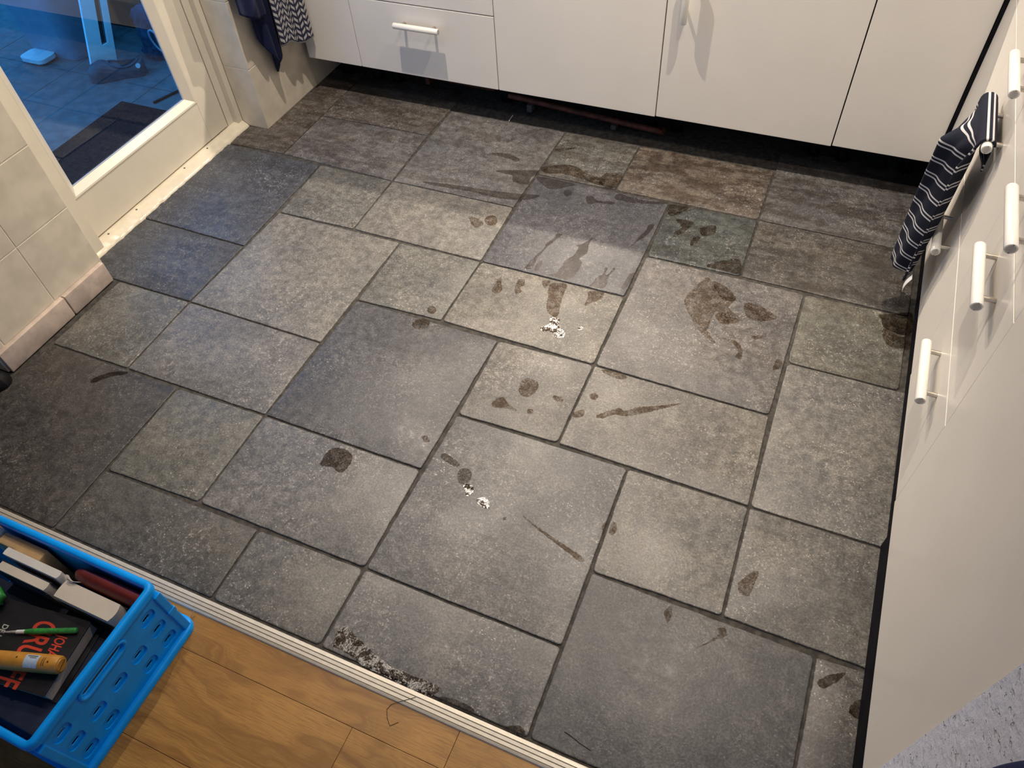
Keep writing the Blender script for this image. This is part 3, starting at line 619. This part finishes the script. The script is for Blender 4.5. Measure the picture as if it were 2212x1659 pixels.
def leg(x, y, z1, parent):
    m = MB().tube([(x, y, .0006), (x, y, .008), (x, y, .010), (x, y, .05), (x, y, .052), (x, y, z1)], [.026, .026, .014, .014, .017, .017], 16)
    m.build('adjustable_leg', M['black'], parent, smooth=True)
def back_cab(x0, x1, label, fronts, hand=None, legs=True, g=.0017):
    t = thing('base_cabinet', ((x0+x1)/2, .78, 0), label, 'cabinet', 'base cabinets along the back wall')
    MB().box(x0+.0005, x1-.0005, YF+.022, 1.07, ZB+.004, .859).build('carcass', M['gapshade'], t)
    out = []
    for nm, z0, z1 in fronts:
        out.append(MB().box(x0+g, x1-g, YF, YF+.019, z0, z1, .0016).build(nm, M['front'], t))
    if legs:
        for xx in (x0+.05, x1-.05): leg(xx, .648, ZB+.004, t); leg(xx, 1.0, ZB+.004, t)
    return t, out
back_cab(-.632, -.375, 'narrow white cupboard door next to the hanging towels', [('door', ZB, .857)])
t, fr = back_cab(-.375, .235, 'white drawer cabinet left on the back wall with horizontal frosted handle', [('drawer_front', ZB, .4175), ('drawer_front', .4212, .70), ('drawer_front', .7035, .857)])
handle(fr[0], 'x', (0, -1, 0), (-.0745, .442, .350), .19, .127)
handle(fr[1], 'x', (0, -1, 0), (-.0745, .442, .632), .19, .127)
handle(fr[2], 'x', (0, -1, 0), (-.0745, .442, .78), .19, .127)
back_cab(.235, .8515, 'plain white cabinet front above the copper pipe, without handle in view', [('panel', ZB, .857)])
t, fr = back_cab(.8515, 1.460, 'white cupboard with upright frosted handle at top left', [('door', ZB+.003, .857)], g=.0022)
handle(fr[0], 'z', (0, -1, 0), (.918, .440, .588), .18, .125)
back_cab(1.460, 1.776, 'plain white corner cupboard door behind the striped towel', [('door', ZB+.006, .857)])

def right_cab(y0, y1, label, fronts, g=.0003, zb=ZB):
    t = thing('drawer_cabinet', (2.1, (y0+y1)/2, 0), label, 'cabinet', 'cabinets along the right wall')
    MB().box(XF+.022, 2.40, y0+.0005, y1-.0005, zb+.004, .859).build('carcass', M['carcass'], t)
    out = [MB().box(XF, XF+.019, y0+g, y1-g, z0, z1, .0009).build(nm, M['front'], t) for nm, z0, z1 in fronts]
    for yy in (y0+.06, y1-.06): leg(1.90, yy, zb+.004, t); leg(2.3, yy, zb+.004, t)
    return t, out
right_cab(.155, .466, 'white corner cabinet panels behind the striped towel', [('panel', ZB+.004, .702), ('panel', .7055, .857)])
t, fr = right_cab(-.474, .155, 'wide white drawer cabinet with the striped towel on its handle', [('drawer_front', ZB+.004, .4185), ('drawer_front', .4222, .702), ('drawer_front', .7055, .857)])
for f, z in zip(fr, (.352, .641, .77)): handle(f, 'y', (-1, 0, 0), (1.755, -.16, z))
t, fr = right_cab(-.862, -.474, 'narrow white drawer cabinet with three frosted bar handles', [('drawer_front', ZB-.002, .4185), ('drawer_front', .4222, .702), ('drawer_front', .7055, .857)])
for f, z in zip(fr, (.357, .632, .766)): handle(f, 'y', (-1, 0, 0), (1.755, -.667, z))
right_cab(-1.470, -.862, 'plain white tall end panel next to the pitted plaster wall', [('panel', ZB-.008, .857)])
tag(MB().box(1.8020, 1.820, -1.470, -.897, .0006, .134, .001).build('plinth', M['plinth']), 'black plinth board under the plain white end panel', 'plinth', 'black plinth boards')
tag(MB().box(-.64, 1.80, .712, .73, .0006, .138, .001).build('plinth', M['plinth']), 'added black board darkening the space under the back wall cabinets', 'plinth', 'black plinth boards')  # added board, cuts the bounce light under the cabinets
tag(MB().box(1.813, 1.831, -.893, .47, .0006, .138, .001).build('plinth', M['plinth']), 'black plinth board under the white drawer cabinets', 'plinth', 'black plinth boards')
tag(MB().box(1.7768, 1.7865, .4672, .496, .143, .857).build('trim_2', M['plinth']), 'added black strip for the shade in the corner gap between the cabinet runs', 'gap shade strip', kind='structure')  # stands in for the shade inside the open corner gap
wt = MB(); wt.box(-.652, 2.418, .45, 1.079, .8615, .90, .003)
tag(wt.build('trim_3', M['carcass']), 'worktop along the back wall', 'worktop', kind='structure')
wt = MB(); wt.box(1.768, 2.418, -1.470, .4495, .8615, .90, .003)
tag(wt.build('trim_4', M['carcass']), 'worktop along the right wall', 'worktop', kind='structure')

# pipe and brackets under the back cabinets
t = thing('copper_pipe', (.52, .61, .0), 'tarnished copper pipe lying under the back cabinets', 'pipe')
MB().tube([(.215, .609, .046), (.50, .594, .036), (.80, .579, .027), (.850, .576, .025)], .0115, 14).build('pipe', M['copper'], t, smooth=True)
MB().tube([(.840, .576, .025), (.852, .580, .022), (.856, .592, .0125), (.856, .612, .0125)], .010, 12).build('bent_end', M['copper'], t, smooth=True)
for xx in (.30, .66): MB().box(xx, xx+.02, .588-.05*(xx-.3), .622-.05*(xx-.3), .0006, .030-.03*(xx-.3)).build('bracket', M['greymetal'], t)
tag(MB().tube([(-.33, .675, .034), (.135, .655, .036)], .0115, 12).box(-.2, -.18, .66, .685, .0006, .028).build('copper_pipe', M['copper'], smooth=True), 'dark copper pipe in the shadow under the left drawers', 'pipe')
m = MB().tube([(.259, .498, .0018), (.257, .52, .0018), (.257, .545, .0018)], .0013, 6)
tag(m.build('plastic_sliver', M['whitepl']), 'small white plastic sliver at the edge of the cabinet shadow', 'plastic sliver')

# ================================================================== TOWELS
def cloth(name, fn, nu, nv, mat, thick=.004, parent=None, label=None, cat='towel'):
    """fn(u, v) -> (x, y, z, uu, vv); u, v in 0..1"""
    rows = []; uv = []
    for i in range(nv+1):
        r = []
        for j in range(nu+1):
            x, y, z, a, b = fn(j/nu, i/nv); r.append((x, y, z)); uv.append((a, b))
        rows.append(r)
    m = MB().grid(rows); o = m.build(name, mat, parent, smooth=True, uv=uv, solid=thick, sharp=180)
    if label: tag(o, label, cat)
    return o
# striped kitchen towel folded over the drawer handle
st = thing('kitchen_towel', (1.735, -.14, .18), 'black kitchen towel with white double stripes hanging on a drawer handle', 'towel')
BX, BZ = 1.755, .641
def towel_front(u, v):
    # v=0 over the bar at the back, v=1 front hem
    hem = .175+.045*u
    ln = BZ+.016-hem
    s = v*(ln+.05)
    if s < .05:   # over the bar
        a = math.pi*(s/.05); x = BX-.016*math.cos(math.pi-a)*-1 if False else BX+.016*math.cos(a); z = BZ+.016*math.sin(a)
        out = 0; dz = 0
    else:
        d = s-.05; x = BX-.016; z = BZ-d; dz = d
    k = min(1, dz/.06)
    pl = .017*math.sin(u*math.pi*2*1.45+.5+dz*1.2)*k+.006*math.sin(u*23+dz*9)*k
    bulge = -.030*math.sin(math.pi*min(1, u*1.1))*k*(1-.35*min(1, dz/.4))-.010*k
    y = (-.245+.215*(1-u))*(1) ; y = -.03-.205*u
    yb = y+(.028*(1-u)+.030*u)*min(1, dz/.45)
    return (x+pl+bulge, yb+.010*math.sin(dz*14+u*9)*k, z, u*.25, s)
cloth('front_layer', towel_front, 60, 90, M['stripe'], .005, st)
def towel_back(u, v):
    s = v*.08; z = BZ+.006-s; k = min(1, s/.1)
    return (BX+.016+.004*math.sin(u*9)*k, -.05-.165*u+.02*k*(1-u), z, u*.25, .047*3-s)
cloth('back_layer', towel_back, 24, 30, M['stripe'], .004, st)
m = MB(); rows = []
for i in range(9):
    s = i/8; rows.append([(1.738-.010*math.sin(s*2), -.205-.02*j/4-.004*s, .235-.045*s) for j in range(5)])
m.grid(rows); m.build('care_label', M['whitepl'], st, solid=.0006)

# navy terry towel and leaf-print towel on the wall next to the door
nt_ = thing('hand_towel', (-.62, .24, .2), 'navy blue terry towel hanging in folds on the tiled wall', 'towel')
def navy_back(u, v):
    y = .205+.135*u; bot = .345-.17*max(0, min(1, (u-.02)/.55))+.16*max(0, (u-.62))**1.0; z = .95-(.95-bot)*v
    k = v
    x = -.630+.022*k*math.sin(u*5.2+.3)+.012*math.sin(u*13+v*3)*k
    return (x, y-.02*(1-v), z, u, z)
cloth('rear_fold', navy_back, 40, 60, M['navy'], .007, nt_)
def navy_front(u, v):
    y = .132+.16*u; bot = .468-.055*u-.02*math.sin(u*3); z = .95-(.95-bot)*v
    x = -.607+.02*math.sin(u*4.0)*v+.008*math.sin(u*15+2)*v
    return (x, y+.05*(1-v)*(.5-u), z, u, z)
cloth('front_fold', navy_front, 40, 50, M['navy'], .007, nt_)
pt = thing('tea_towel', (-.60, .42, .2), 'navy tea towel with pale leaf print hanging next to the cupboard', 'towel')
def leaf_t(u, v):
    y = .315+.150*u; bot = .235+.030*(1-u)+.012*math.sin(u*7); z = .95-(.95-bot)*v
    x = -.625+.05*u+.016*math.sin(u*6.5+.4)*v+.006*math.sin(u*17)*v
    return (x, y+.05*(1-v)*(.5-u), z, u*.20, (1-v)*(.95-bot))
cloth('cloth', leaf_t, 40, 60, M['leaf'], .004, pt)
hk = MB().box(-.655, -.648, .18, .44, .945, .965, .002).tube([(-.648, .22, .955), (-.62, .22, .955), (-.615, .22, .965)], .005, 8).tube([(-.648, .40, .955), (-.62, .40, .955), (-.615, .40, .965)], .005, 8)
tag(hk.build('towel_hook_rail', M['steel'], smooth=True), 'steel hook rail holding the two navy towels', 'hook rail')

# ================================================================== BLUE CRATE
X0, X1, Y0, Y1, H = -.095, .403, -2.008, -1.660, .216
cr = thing('folding_crate', ((X0+X1)/2, (Y0+Y1)/2, 0), 'blue plastic folding crate full of books on the oak floor', 'crate')
def sweep(profile, r=.022, n=6, cl=True):
    m = MB(); rings = []
    for off, z in profile: rings.append([(x, y, z) for x, y in rrect(X0+off, X1-off, Y0+off, Y1-off, max(.003, r-off), n)])
    k = len(rings[0]); b = len(m.v)
    for rg in rings: m.v += rg
    nr = len(rings)
    for i in range(nr if cl else nr-1):
        for j in range(k): j2 = (j+1) % k; i2 = (i+1) % nr; m.f.append([i*k+j, i*k+j2, i2*k+j2, i2*k+j])
    return m
C_ = M['crate']
sweep([(0, .197), (0, H-.006), (.0022, H-.0015), (.005, H), (.0120, H), (.0145, H-.002), (.0155, H-.006), (.0155, .199), (.009, .197)]).build('rim', C_, cr, smooth=True, sharp=50)
sweep([(0, .0006), (-.006, .0006), (-.006, .014), (-.003, .017), (.006, .017), (.006, .004), (.02, .004), (.02, .0006)]).build('base_flange', C_, cr, smooth=True, sharp=50)
MB().box(X0+.008, X1-.008, Y0+.008, Y1-.008, .005, .011).build('bottom', C_, cr)
# end wall facing right: pierced outer skin with pockets, inner skin with slots, hand hole with raised lip
mx = lambda a, b, t: (t, a, b)
hy = (-1.717, -1.777, -1.837, -1.898, -1.958); hz = (.155, .100, .044)
cells = [(y, z) for i, y in enumerate(hy) for k, z in enumerate(hz) if not (i == 2 and k in (0,)) and not (i == 2 and k == 2) and not (i in (1, 3) and k == 0)]
slot = stadium(-1.8365, .174, .112, .022)
pockets = [rrect(y-.020, y+.020, z-.0165, z+.0165, .012, 4) for y, z in cells]
outer = rrect(Y0+.020, Y1-.020, .0165, .1975, .004, 2)
w1 = plate(outer, pockets+[slot], mx, .3925, .3965); w1.build('end_wall', C_, cr)
holes = [stadium(y, z-.003, .021, .0098, 4) for y, z in cells]
w2 = plate(rrect(Y0+.012, Y1-.012, .012, .198, .004, 2), holes+[slot], mx, .3885, .3918); w2.build('end_wall', C_, cr)
lip = MB(); sp = [(.3975, a, b) for a, b in stadium(-1.8365, .174, .120, .030, 8)]; lip.tube(sp+[sp[0]], .0042, 10, cap=False); lip.build('hand_hole_lip', C_, cr, smooth=True)
for yv in (Y1-.014, Y0+.014):
    MB().box(.386, .402, yv-.009, yv+.009, .012, .182, .003).build('corner_post', C_, cr)
MB().box(.392, .404, Y1-.024, Y1-.004, .098, .112, .002).build('hinge_lug', C_, cr)
for yv in (Y1-.011, Y0+.007):
    MB().box(X0+.02, X1-.014, yv, yv+.004, .012, .182).build('side_wall', C_, cr)
MB().box(X0+.008, X0+.012, Y0+.012, Y1-.012, .012, .182).build('end_wall', C_, cr)
for xv in (.02, .10, .18, .26, .34):
    MB().box(xv-.004, xv+.004, Y1-.0075, Y1-.004, .02, .178, .001).build('rib', C_, cr)

# ---- contents
GB = 'things in the blue crate'
nb = MB().box(-.075, .375, -1.985, -1.758, .0115, .098, .003).build('dark_box', M['navybox']); tag(nb, 'flat dark navy box at the bottom front of the blue crate', 'box', GB)
def upright(x0, x1, y0, y1, z1, label, page, cover=None, cov=(0, 0), z0=.0116, bow=0.0):
    t = thing('book', ((x0+x1)/2, (y0+y1)/2, z0), label, 'book', GB); m = MB(); rows = []
    n = 8
    for j in range(n+1):
        s = j/n; y = y0+(y1-y0)*s; a = bow*math.sin(s*math.pi)
        rows.append((y, a))
    m2 = MB(); m2.grid([[(x0-a*.4, y, z1) for y, a in rows], [(x1+a, y, z1) for y, a in rows]])
    m2.grid([[(x1+a, y, z1) for y, a in rows], [(x1+a, y, z0) for y, a in rows]]); m2.grid([[(x0-a*.4, y, z0) for y, a in rows], [(x0-a*.4, y, z1) for y, a in rows]])
    m2.box(x0+.001, x1-.001, y0, y1, z0, z1-.0008)
    m2.build('page_block', page, t)
    if cover is not None:
        MB().box(x0-.004, x1+.005, y1+.0003, y1+.003, z0, z1+cov[1], .0006).build('cover', cover, t)
        MB().box(x0-.004, x1+.005, y0-.003, y0-.0003, z0, z1+cov[0], .0006).build('cover', cover, t)
    return t
upright(-.075, -.046, -1.705, -1.676, .172, 'small white book in the left corner of the blue crate', M['paperw'])
tag(MB().box(-.040, .088, -1.706, -1.679, .0116, .170, .003).build('wooden_block', M['tan']), 'tan rounded block standing at the back of the blue crate', 'block', GB)
upright(.013, .170, -1.7255, -1.7085, .186, 'white thin paperback standing left in the crate', M['paperw'], bow=.003)
upright(.016, .155, -1.755, -1.737, .174, 'cream paperback with dark blue cover strip', M['paper'], M['navybox'], (-.012, .0), bow=.002)
upright(.182, .332, -1.755, -1.7165, .170, 'thick cream paperback with curled pages in front of the burgundy case', M['paper'], M['blackcover'], (-.03, -.02), bow=.005)
t = thing('burgundy_case', (.27, -1.692, .0116), 'glossy burgundy padded leather case along the back rim of the crate', 'case', GB)
m = MB(); rows = []
for i in range(13):
    s = i/12; x = .172+.205*s; e = min(1, math.sqrt(max(0, min(s, 1.0)*8))) if s < .125 else 1
    ring = []
    for j in range(15):
        a = math.pi*j/14; ring.append((x, -1.6925-.0165*math.cos(a)*e, .155+.022*math.sin(a)*e if j not in (0, 14) else .0116))
    rows.append(ring)
m.grid(rows); m.face(rows[0][::-1]); m.face(rows[-1]); m.build('padded_body', M['burgundy'], t, smooth=True, sharp=70)
rows = [[(.186+.028*s, -1.7105-.006*math.sin(s*3)+.001*j, .176+.012*(1-s)*math.cos(s)-.004*j) for j in range(3)] for s in [k/10 for k in range(11)]]
MB().grid(rows).build('paper_marker', M['paperw'], t, solid=.0006)

# black book with red lettering, lying flat
A = Vector((.275, -1.764, 0)); e1 = Vector((.137, -.9906, 0)); e2 = Vector((.9906, .137, 0))
def bk(a, b, z): p = A+e1*a+e2*b; return (p.x, p.y, z)
t = thing('book', (.19, -1.85, .0985), 'black book with red and pale lettering lying flat in the crate', 'book', GB)
MB().box(0, .158, -.235, 0, .1335, .136, .0006).map(lambda a, b, z: bk(a, b, z)).build('front_cover', M['blackcover'], t)
MB().box(.003, .155, -.232, -.003, .1020, .1332).map(lambda a, b, z: bk(a, b, z)).build('page_block', M['greyedge'], t)
MB().box(0, .158, -.235, .010, .0985, .1018, .0006).map(lambda a, b, z: bk(a, b, z)).build('back_cover', M['blackcover'], t)
def lettering(body, size, sx, a, b, mat, name):
    c = bpy.data.curves.new(name, 'FONT'); c.body = body; c.size = size; c.extrude = .00012; c.offset = size*.018
    o = bpy.data.objects.new('tmp', c); col.objects.link(o)
    bpy.context.view_layer.update(); me = bpy.data.meshes.new_from_object(o.evaluated_get(bpy.context.evaluated_depsgraph_get()))
    bpy.data.objects.remove(o)
    v = [x.co for x in me.vertices]; f = [list(p.vertices) for p in me.polygons]
    wd = max(q.x for q in v)-min(q.x for q in v)
    m = MB().add([bk(a+q.x*sx, b+q.y, .1362+q.z) for q in v], f); m.build(name, mat, t)
lettering('CRUIJFF', .072, .56, .022, -.115, M['red'], 'title_lettering')
lettering('JOHAN', .034, .52, .042, -.052, M['red'], 'author_lettering')
lettering('DE JO', .019, .78, .050, -.183, M['paleprint'], 'subtitle_lettering')
# paint brush
t = thing('paint_brush', (.19, -1.82, .1365), 'slim brush with green handle lying across the red lettering', 'brush', GB)
a, b_ = Vector((.266, -1.791, .1432)), Vector((.163, -1.835, .1425)); d = (b_-a).normalized()
MB().tube([a, a+d*.001, a+d*.004, a+d*.05, a+d*.09, b_], [.002, .0052, .0062, .0060, .0066, .0046], 14).build('handle', M['green'], t, smooth=True)
MB().tube([b_, b_+d*.019], [.0044, .0040], 12).build('ferrule', M['whitepl'], t, smooth=True)
MB().tube([b_+d*.019, b_+d*.034, b_+d*.055], [.0034, .0024, .0006], 10).build('bristles', M['bristle'], t, smooth=True)
# ochre hand tool
t = thing('hand_tool', (.2, -1.87, .1365), 'ochre plastic cylindrical hand tool with pale blue sticker on the black book', 'tool', GB)
a = Vector((.298, -1.860, .1555)); d = Vector((-.955, -.297, 0)).normalized(); nn = Vector((0, 0, 1)).cross(d).normalized()
MB().tube([a, a+d*.001, a+d*.004, a+d*.02, a+d*.08, a+d*.14, a+d*.25], [.0145, .0165, .0178, .0185, .0185, .018, .017], 28).build('body', M['orange'], t, smooth=True, sharp=30)
MB().tube([a-d*.0012, a+d*.0005], [.0125, .0135], 24).build('end_cap', M['orange'], t, smooth=True)
MB().box(-.0006, .0006, -.012, .012, -.0005, .0005).map(lambda q, r, s: tuple(a-d*.0013+Vector((0, 0, 1))*q+nn*r+d*s)).build('cap_groove', M['slot'], t)
def patch(s0, s1, th0, th1, mat, name, R_=.01865):
    n = 10; rows = [[tuple(a+d*s+nn*R_*math.sin(math.radians(th0+(th1-th0)*k/n))+Vector((0, 0, 1))*R_*math.cos(math.radians(th0+(th1-th0)*k/n))) for k in range(n+1)] for s in (s0, s1)]
    return MB().grid(rows).build(name, mat, t, smooth=True)
patch(.040, .070, -34, 50, M['sticker'], 'sticker')
patch(.044, .066, -28, -20, M['greymetal'], 'sticker_print', .0188); patch(.046, .060, -15, -10, M['greymetal'], 'sticker_print', .0188)
patch(.026, .0275, -22, 30, M['slot'], 'vent_slot'); patch(.030, .0315, -22, 30, M['slot'], 'vent_slot'); patch(.017, .0205, -2, 10, M['slot'], 'screw_hole'); patch(.086, .0895, -14, -3, M['slot'], 'screw_hole')
# green net
m = MB(); rows = []
for i in range(9):
    rows.append([(.028+.05*math.cos(k/12*math.tau)*.9*math.sin(math.pi*(i+.5)/9.5)+.006*math.sin(k*3+i), -1.808+.03*math.sin(k/12*math.tau)*math.sin(math.pi*(i+.5)/9.5), .1365+.04*(1-math.cos(math.pi*(i+.2)/9.5))/2) for k in range(13)])
tag(m.grid(rows).build('scrubbing_net', M['green'], smooth=True), 'bright green net lump at the left edge in the crate', 'net', GB)

# dark blue cloth on the plaster wall, bottom right
def bc(u, v):
    y = -1.602-.20*u+.01*math.sin(u*9); z = .794-.30*v+.02*math.sin(u*11); return (1.770-.012*math.sin(u*6+v*3)-.006*math.sin(v*9), y, z-.06*(u < .0), u, v)
c = thing('hanging_cloth', (1.765, -1.68, .5), 'dark blue cloth at the lower right against the plaster wall', 'cloth')
cloth('cloth', bc, 24, 24, M['bluecloth'], .008, c)
# small black foot at the end of the tiled wall
m = MB(); rows = []
for i in range(9):
    f = math.pi/2*i/8; rows.append([(-.628+.040*math.cos(f)*math.cos(k/16*math.tau), -1.285+.036*math.cos(f)*math.sin(k/16*math.tau), .0006+.045*math.sin(f)) for k in range(17)])
tag(m.grid(rows).build('door_stop', M['black'], smooth=True), 'small black rubber lump at the end of the tiled wall', 'door stop')

# ================================================================== PATIO BEHIND THE GLASS
pf = MB().box(-4.2, -.86, -1.24, 2.4, -.06, -.008).build('patio_floor', M['grout']); tag(pf, 'bluish grey patio paving behind the glass', 'floor', kind='structure')
for i in range(6):
    for j in range(4):
        x1 = -.865-.5*i; y0 = -.98+.62*j
        MB().box(x1-.497, x1, y0, y0+.617, -.03, 0, .002).build('slab', M['patio'], pf)
tag(MB().box(-1.405, -.90, -.75, .112, .0006, .010, .003).build('door_mat', M['mat']), 'dark door mat outside the glass door', 'mat')
t = thing('pedal_bin', (-2.05, .45, 0), 'pale tapered pedal bin on the patio', 'bin')
m = MB(); rows = []
for z, k in ((.001, .78), (.02, .80), (.30, .90), (.60, 1.0), (.605, .98)):
    rows.append([(-2.03+.20*k*px, .475+.17*k*py, z) for px, py in [(p[0], p[1]) for p in rrect(-1, 1, -1, 1, .35, 4)]+[rrect(-1, 1, -1, 1, .35, 4)[0]]])
m.grid(rows); m.face(rows[-1][:-1]); m.face(rows[0][:-1][::-1]); m.build('body', M['bin'], t, smooth=True)
MB().prism(rrect(-2.15, -2.0, .245, .345, .03, 4), .012, .030).build('pedal', M['whitepl'], t)
MB().box(-2.10, -2.05, .33, .36, .006, .02).build('pedal_arm', M['bin'], t)
t = thing('white_board', (-1.75, .36, 0), 'white painted board with a dark groove leaning on the patio', 'board')
b0, b1 = Vector((-1.712, .258, .0008)), Vector((-1.692, .392, .0008)); up = Vector((.002, .104, .275)); nrm = (b1-b0).cross(up).normalized()
if nrm.x < 0: nrm = -nrm
def slab(u0, u1, v0, v1, h0, h1):
    m = MB(); P = lambda u, v, h: tuple(b0+(b1-b0)*u+up*v+nrm*h+Vector((0, 0, .012)))
    v = [P(u, vv, h) for h in (h0, h1) for vv in (v0, v1) for u in (u0, u1)]
    return m.add(v, [(0, 2, 3, 1), (4, 5, 7, 6), (0, 1, 5, 4), (2, 6, 7, 3), (0, 4, 6, 2), (1, 3, 7, 5)])
slab(0, .52, 0, 1.25, 0, .012).build('plank', M['whitepaint'], t)
slab(.78, 1, 0, 1.25, 0, .012).build('plank', M['whitepaint'], t)
slab(.52, .78, 0, .30, 0, .012).build('plank', M['whitepaint'], t)
slab(.52, .78, .30, 1.25, -.02, -.012).build('groove', M['darkbox'], t)
# clog
t = thing('clog', (-1.58, .29, 0), 'dark rubber clog beside the white board', 'shoe')
d1 = Vector((.82, .57, 0)).normalized(); d2 = Vector((-d1.y, d1.x, 0)); o0 = Vector((-1.690, .222, .0008))
def half_w(s):
    if s < .22: return .048*math.sqrt(max(0, 1-(1-s/.22)**2))+.001
    if s < .60: return .049-.013*(s-.22)/.38
    if s < .86: return .036
    return .036*math.sqrt(max(0, 1-((s-.86)/.14)**2))+.001
def top_h(s):
    if s < .14: return .030+.038*math.sin(s/.14*math.pi/2)
    if s < .40: return .068+.010*math.sin((s-.14)/.26*math.pi)
    return .068-.014*math.sin((s-.40)/.60*math.pi)
rows = []; NS = 30
for i in range(NS+1):
    s = i/NS; w_ = half_w(s); hgt = top_h(s); r = []
    for k in range(21):
        a = math.pi*k/20; c_, s_ = math.cos(a), math.sin(a)
        r.append(tuple(o0+d1*(s*.255)+d2*(w_*math.copysign(abs(c_)**.7, c_))+Vector((0, 0, .0002+hgt*s_**.6))))
    rows.append(r)
MB().grid(rows).build('upper', M['shoe'], t, smooth=True, sharp=80)
pl = []
for k in range(24):
    a = k/24*math.tau; s_ = .665+.255*math.cos(a); pl.append(tuple(o0+d1*(s_*.255)+d2*(.0305*math.sin(a))+Vector((0, 0, top_h(s_)+.0015-.007*abs(math.sin(a))**2))))
m = MB(); m.face(pl); m.build('opening', M['shoein'], t)
MB().tube([tuple(Vector(p)+Vector((0, 0, .001))) for p in pl+[pl[0]]], .0048, 8, cap=False).build('collar', M['shoe'], t, smooth=True)
b2 = o0+d1*.235; MB().tube([b2-d2*.034+Vector((0, 0, .05)), b2-d2*.042+Vector((0, 0, .052))], .010, 12).build('strap_rivet', M['whitepl'], t, smooth=True)
# bag with cord handle
t = thing('denim_bag', (-1.54, .52, 0), 'dark denim bag with pale cord handle on the patio', 'bag')
m = MB(); rows = []
for i in range(9):
    z = .0008+.21*i/8; k = 1-.25*(i/8)**2+.05*math.sin(i*2.1)
    rows.append([(-1.53+.085*k*math.cos(j/18*math.tau)+.008*math.sin(j*2+i), .53+.065*k*math.sin(j/18*math.tau)+.008*math.cos(j*3+i*2), z) for j in range(19)])
m.grid(rows); m.face(rows[-1][:-1]); m.face(rows[0][:-1][::-1]); m.build('body', M['bag'], t, smooth=True)
cp = [(-1.46+.03*math.sin(a), .465-.012*math.cos(a), .10+.055*math.cos(a)) for a in [k/16*math.tau for k in range(17)]]
MB().tube(cp, .0042, 8).build('cord_handle', M['cord'], t, smooth=True)
tag(MB().box(-2.10, -1.62, .70, 1.05, .0006, .42, .006).build('storage_box', M['darkbox']), 'dark brown box at the back of the patio', 'box')
cb = [(-1.262, .150, .006), (-1.248, .19, .006), (-1.235, .23, .006), (-1.222, .262, .006), (-1.20, .30, .006)]
tag(MB().tube(cb, .0052, 8).build('cable', M['black'], smooth=True), 'short dark cable lying on the patio beside the mat', 'cable')

# stray hairs and a curl of plastic on the floor
hp = [(.9396, -1.6693, .0005), (.9262, -1.6827, .0005), (.9141, -1.6718, .0005), (.9043, -1.657, .0005), (.908, -1.6446, .0008), (.918, -1.6365, .0030), (.929, -1.6290, .0050), (.9424, -1.6191, .0052), (.9507, -1.6122, .0050)]
tag(MB().tube(hp, .0005, 5).build('hair', M['black'], smooth=True), 'curled dark hair lying over the ribbed threshold strip', 'hair')
hp = [(1.2636, -1.5567, .0010), (1.281, -1.5599, .0011), (1.299, -1.5652, .0010), (1.3246, -1.5698, .0008)]
tag(MB().tube(hp, .0007, 5).build('hair', M['black'], smooth=True), 'straight dark hair on the smooth grey tile', 'hair')
rows = [[(.382+.004*math.sin(s*2.6)+.002*k, -1.651+.014*s, .0006+.010*math.sin(s*1.8)+.003*k) for k in range(3)] for s in [i/8 for i in range(9)]]
tag(MB().grid(rows).build('plastic_curl', M['bin'], solid=.0006), 'tiny grey plastic curl on the oak floor behind the crate corner', 'plastic curl')
